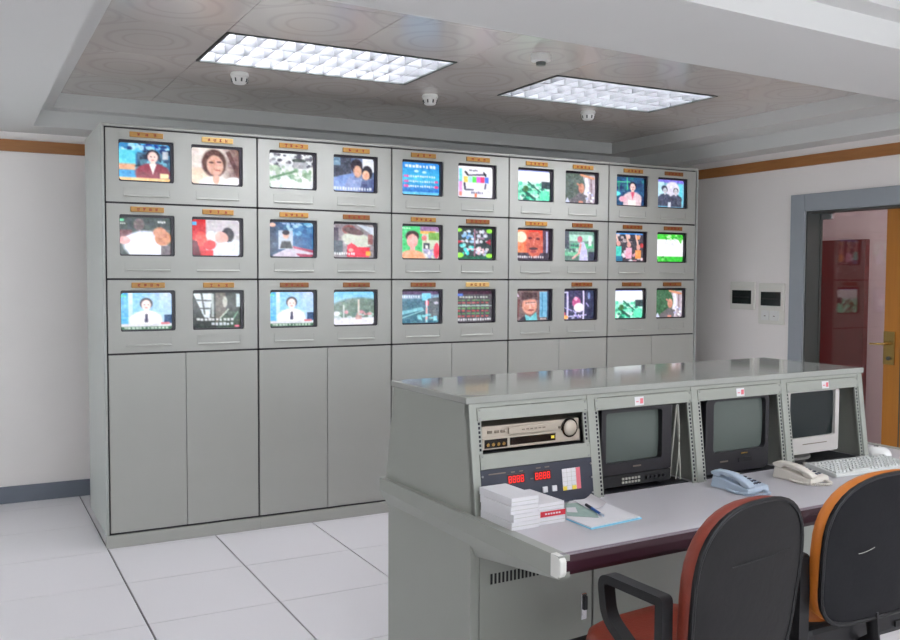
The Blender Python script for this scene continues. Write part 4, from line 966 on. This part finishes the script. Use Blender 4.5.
def phone(u, v, rz, m, label, cordm):
    t = cthing('telephone', label, 'telephone', u, v, DZC, rz, 'telephones on the desk')
    t.scale = (.84, .84, .84)
    # wedge body
    MB().hexa([(-.080, -.105, .0005), (.080, -.105, .0005), (.080, .105, .0005), (-.080, .105, .0005)],
              [(-.076, -.100, .026), (.076, -.100, .026), (.072, .098, .058), (-.072, .098, .058)]).build('body', m, t, bevel=.006)
    def top(y): return .026 + (y + .100) / .198 * .032
    # handset lying front to back on the left of the keypad
    prof = [(-.108, top(-.1) + .010), (-.085, top(-.085) + .024), (-.045, top(-.045) + .034), (0, top(0) + .038), (.045, top(.045) + .034), (.085, top(.085) + .026), (.110, top(.1) + .012)]
    under = [(.104, top(.1) + .000), (.060, top(.06) + .000), (.050, top(.05) + .014), (0, top(0) + .020), (-.050, top(-.05) + .014), (-.060, top(-.06) + .000), (-.104, top(-.1) + .000)]
    MB().prism(prof + under, -.076, -.028, 'x').build('handset', m, t, bevel=.007, segs=3)
    for r in range(4):
        for c in range(3):
            y = -.072 + r * .026
            B(.000 + c * .023, y, top(y) - .002, .000 + c * .023 + .015, y + .015, top(y) + .006).build('key', 'darkkey', t, bevel=.0015)
    B(-.002, .045, top(.045) - .002, .064, .080, top(.08) + .001).build('number_card', 'cable', t)
    # coiled cord from the handset front round to the left side
    ctl = [(-.090, .000), (-.108, -.050), (-.100, -.105), (-.060, -.150), (-.010, -.160), (.020, -.140), (.026, -.108)]
    pts = []
    for i in range(len(ctl) - 1):
        p0, p1, p2, p3 = (Vector(ctl[max(0, min(len(ctl) - 1, i + k))]) for k in (-1, 0, 1, 2))
        for s in range(40):
            f = s / 40
            pts.append(.5 * ((2 * p1) + (p2 - p0) * f + (2 * p0 - 5 * p1 + 4 * p2 - p3) * f * f + (3 * p1 - p0 - 3 * p2 + p3) * f ** 3))
    coil = []
    for i in range(len(pts) - 1):
        tg = (pts[i + 1] - pts[i]).normalized(); nn = Vector((-tg.y, tg.x)); a = i * 1.35
        coil.append((pts[i].x + nn.x * .0055 * math.cos(a), pts[i].y + nn.y * .0055 * math.cos(a), .0085 + .0055 * math.sin(a)))
    MB().tube(coil, .0028, 5).build('coiled_cord', cordm, t, smooth=True)
    return t
phone(1.115, -.150, .10, 'lightblue', 'pale blue desk telephone in front of the black television', 'lightblue')
phone(1.462, -.155, .12, 'ivory', 'ivory desk telephone between blue telephone and keyboard', 'ivory')

kb = cthing('keyboard', 'pale grey computer keyboard at the right end of desk', 'keyboard', 1.835, -.155, DZC, -.07)
MB().prism([(-.080, .001), (.085, .001), (.085, .032), (.070, .034), (-.075, .016), (-.080, .012)], -.228, .228, 'x').build('case', 'keycap', kb, bevel=.003)
def ktop(y): return .016 + (y + .075) / .145 * .018
key_m = MB().hexa([(-.0085, -.0085, 0), (.0085, -.0085, 0), (.0085, .0085, 0), (-.0085, .0085, 0)], [(-.0065, -.006, .009), (.0065, -.006, .009), (.0065, .0075, .009), (-.0065, .0075, .009)])
k0 = None
for r in range(6):
    y = -.062 + r * .0205 + (.006 if r == 5 else 0)
    for c in range(21):
        x = -.212 + c * .0212
        if c in (15, 19) and r not in (0,): pass
        if r == 0 and 4 <= c <= 8: continue
        if k0 is None: k0 = key_m.build('key', 'keycap', kb, loc=(x, y, ktop(y) - .002))
        else: copy_obj(k0, kb, (x, y, ktop(y) - .002))
B(-.126, -.0705, ktop(-.062) - .002, -.028, -.0535, ktop(-.062) + .007).build('space_bar', 'keycap', kb, bevel=.002)
ms = cthing('computer_mouse', 'white computer mouse beside the right end of the console hutch', 'mouse', 2.205, .01, DZC, .4)
vs = []; nu, nv = 14, 8
for j in range(nv + 1):
    ph = math.pi / 2 * j / nv
    for i in range(nu):
        a = 2 * math.pi * i / nu
        vs.append((.034 * math.cos(a) * math.cos(ph) ** .7, .058 * math.sin(a) * math.cos(ph) ** .7, .001 + .036 * math.sin(ph)))
MB().add(vs, [(j * nu + i, j * nu + (i + 1) % nu, (j + 1) * nu + (i + 1) % nu, (j + 1) * nu + i) for j in range(nv) for i in range(nu)] + [tuple(range(nu - 1, -1, -1))]).build('shell', 'white', ms, smooth=True)
MB().tube([(0, .0, .0372), (0, .02, .0365)], .003, 6).build('scroll_wheel', 'jamb', ms)
kc = cthing('keyboard_cable', 'white cable coiled on the desk under the beige monitor', 'cable', 1.70, .01, DZC)
MB().tube([(-.07 + .14 * i / 20, .025 * math.sin(i * .62), .0045 + .002 * math.cos(i)) for i in range(21)], .0035, 6).build('cable_run', 'beige', kc, smooth=True)

# ------------------------------------------------------------------ the chairs
def chair(x, y, rz, width, z0, z1, recline, front, backm, label, seat_z=.46, arm_z=.70, dark_pan=False):
    """x, y: point on the floor under the middle of the backrest; the chair faces local +y"""
    t = thing('office_chair', label, 'chair', (x, y, 0), rz, 'armchairs at the console')
    hgt = z1 - z0
    def outline(sc, n=40):
        pts = []
        for i in range(n):
            a = 2 * math.pi * i / n
            ca, sa = math.cos(a), math.sin(a)
            ex = 2 / 2.55 if sa > 0 else 2 / 5.0
            px = abs(ca) ** ex * (1 if ca >= 0 else -1); pz = abs(sa) ** ex * (1 if sa >= 0 else -1)
            taper = 1.0 - .055 * (1 - pz)                         # a little narrower at the waist
            pts.append((px * width / 2 * sc * taper, pz * hgt / 2 * sc))
        return pts
    zc = (z0 + z1) / 2
    def P(px, pz, dep):
        # back is curved round the sitter and reclines
        yy = dep - recline * (pz + hgt / 2) / hgt + .28 * px * px - .05 * max(0, -pz / (hgt / 2)) * 0
        return (px, yy, zc + pz)
    def shell(name, m, layers, smooth=True):
        """layers: (scale, depth) loops from back to front, closed by centre fans"""
        n = 40; mb = MB(); vs = []; fs = []
        for sc, dep in layers:
            vs += [P(a, b, dep) for a, b in outline(sc, n)]
        for k in range(len(layers) - 1):
            fs += [(k * n + i, k * n + (i + 1) % n, (k + 1) * n + (i + 1) % n, (k + 1) * n + i) for i in range(n)]
        # caps through shrinking loops
        base = len(vs)
        for side, (sc, dep) in ((0, layers[0]), (1, layers[-1])):
            prev = 0 if side == 0 else (len(layers) - 1) * n
            for s2 in (.7, .4, .15):
                vs += [P(a, b, dep + (.0 if side == 0 else .012 * (1 - s2))) for a, b in outline(sc * s2, n)]
                cur = len(vs) - n
                fs += [(prev + i, prev + (i + 1) % n, cur + (i + 1) % n, cur + i) for i in range(n)]
                prev = cur
            fs.append(tuple(prev + i for i in range(n)))
        return mb.add(vs, fs).build(name, m, t, smooth=smooth)
    shell('back_shell', backm, [(.93, -.012), (.985, -.009), (.995, -.004), (.985, .003)])
    shell('back_cushion', front, [(.97, .002), (.985, .008), (.99, .024), (.975, .042), (.92, .056)])
    rim = [P(a, b, -.010) for a, b in outline(.985, 48)]
    MB().tube(rim, .007, 6, closed=True, up=(0, 1, 0)).build('back_piping', 'chair_plastic', t, smooth=True)
    if backm == 'chair_back':
        MB().tube([P(-.10 * width / .46 + .24 * width / .46 * i / 8, hgt * .16 + .012 * i / 8, -.0165) for i in range(9)], .0014, 5, up=(0, 1, 0)).build('back_seam', 'blackmatte', t)
    # seat cushion
    sw_, sd = .225, .38
    vs = []; fs = []; n = 36
    for sc, z in ((.93, seat_z - .055), (1.0, seat_z - .045), (1.02, seat_z - .02), (.99, seat_z + .008), (.90, seat_z + .022), (.6, seat_z + .026), (.25, seat_z + .026)):
        for i in range(n):
            a = 2 * math.pi * i / n
            ca, sa = math.cos(a), math.sin(a)
            vs.append((abs(ca) ** .5 * (1 if ca > 0 else -1) * sw_ * sc, .06 + sd / 2 + abs(sa) ** .5 * (1 if sa > 0 else -1) * sd / 2 * sc, z))
    for k in range(6): fs += [(k * n + i, k * n + (i + 1) % n, (k + 1) * n + (i + 1) % n, (k + 1) * n + i) for i in range(n)]
    fs += [tuple(range(n)), tuple(6 * n + i for i in range(n))]
    MB().add(vs, fs).build('seat_cushion', front, t, smooth=True)
    if dark_pan: B(-sw_ - .012, .045, seat_z - .075, sw_ + .012, .54, seat_z + .012).build('seat_shell', 'chair_plastic', t, bevel=.02)
    B(-.20, .10, seat_z - .075, .20, .50, seat_z - .052).build('seat_pan', 'chair_plastic', t, bevel=.006)
    # arm loops: closed flat bands standing at both sides
    for s in (-1, 1):
        ax = s * (.2525 if width < .5 else .272)
        yr, yf, zt, zb = .035, .285, arm_z, seat_z - .035
        zf = zt - .135                                             # the lower bar drops from the front to the back
        ctl = [(yr, zb - .02, .015), (yf - .02, zf, .045), (yf, zt, .05), (yr, zt - .006, .018)]
        loop = []
        for k in range(4):
            p_, c_, n_ = (Vector(ctl[(k + e) % 4][:2]) for e in (-1, 0, 1)); rr = ctl[k][2]
            a_ = c_ + (p_ - c_).normalized() * rr; b_ = c_ + (n_ - c_).normalized() * rr
            for q in range(7):
                f = q / 6; e_ = a_ * (1 - f) ** 2 + c_ * 2 * f * (1 - f) + b_ * f * f
                loop.append((ax, e_.x, e_.y))
        vs = []; n = len(loop)
        for q, (xx, yy, z) in enumerate(loop):
            tg = (Vector(loop[(q + 1) % n]) - Vector(loop[q - 1])).normalized()
            for (dx_, k) in ((-.021, 0), (.021, 0), (.021, 1), (-.021, 1)):
                iy = yy - k * .026 * tg.z; iz = z + k * .026 * tg.y      # inward offset of the band thickness
                vs.append((xx + dx_, iy, iz))
        fs = [(i * 4 + k, i * 4 + (k + 1) % 4, ((i + 1) % n) * 4 + (k + 1) % 4, ((i + 1) % n) * 4 + k) for i in range(n) for k in range(4)]
        MB().add(vs, fs).build('armrest', 'chair_plastic', t, bevel=.004)
        B(min(ax, s * .17), yr + .004, zb - .016, max(ax, s * .17), yr + .05, zb + .004).build('arm_bracket', 'chair_plastic', t)
    MB().lathe([(0, 0), (.015, 0), (.018, .012), (.012, .02), (0, .022)], (width / 2 + .005, .055, seat_z + .10), 14, 'x').build('recline_knob', 'chrome', t, smooth=True)
    # back support bar, column, star base, castors
    MB().tube([(0, .004, z0 + .02), (0, -.005, seat_z - .04), (0, .05, seat_z - .085), (0, .28, seat_z - .085)], .024, 8, ry=.010, up=(1, 0, 0)).build('back_bar', 'chair_plastic', t, smooth=True)
    B(-.09, .20, seat_z - .13, .09, .38, seat_z - .075).build('tilt_mechanism', 'chair_plastic', t, bevel=.01)
    MB().lathe([(0, .09), (.034, .09), (.034, .22), (.024, .22), (.024, seat_z - .12), (0, seat_z - .12)], (0, .29, 0), 16).build('gas_column', 'chair_plastic', t, smooth=True)
    for k in range(5):
        a = 2 * math.pi * k / 5 + .55
        ex, ey = .29 * math.cos(a), .29 * math.sin(a)
        MB().tube([(0, .29, .115), (ex * .5, .29 + ey * .5, .100), (ex, .29 + ey, .072)], .024, 8, ry=.016).build('base_leg', 'chair_plastic', t, smooth=True)
        w_ = MB()
        for s in (-1, 1):
            ox_, oy2 = -math.sin(a) * .016 * s, math.cos(a) * .016 * s
            nn = 14; c_ = Vector((ex + ox_, .29 + ey + oy2, .0275)); tdir = Vector((math.cos(a), math.sin(a), 0)); ndir = Vector((-math.sin(a), math.cos(a), 0))
            va = [c_ + tdir * (.027 * math.cos(2 * math.pi * q / nn)) + Vector((0, 0, .027 * math.sin(2 * math.pi * q / nn))) + ndir * e for e in (-.010, .010) for q in range(nn)]
            w_.add(va, [tuple(range(nn)), tuple(range(nn, 2 * nn))] + [(q, (q + 1) % nn, nn + (q + 1) % nn, nn + q) for q in range(nn)])
        w_.build('castor', 'black', t)
    return t
chair(1.178, -3.535, .10, .475, .43, .945, .06, 'red_leather', 'chair_back', 'office armchair with red leather cushion and grey-black back, in front of desk')
c2 = chair(1.815, -3.48, .0, .56, .465, .945, .06, 'orange_leather', 'chair_back_dark', 'office armchair with orange cushion and navy-black back, at right edge', seat_z=.44, dark_pan=True)
MB().tube([(-.13 + .07 * i / 8, -.0415 - .0004 * i, .700 + .012 * (i / 8) ** 2) for i in range(9)], .0008, 5).build('scuff_mark', 'cable', c2)
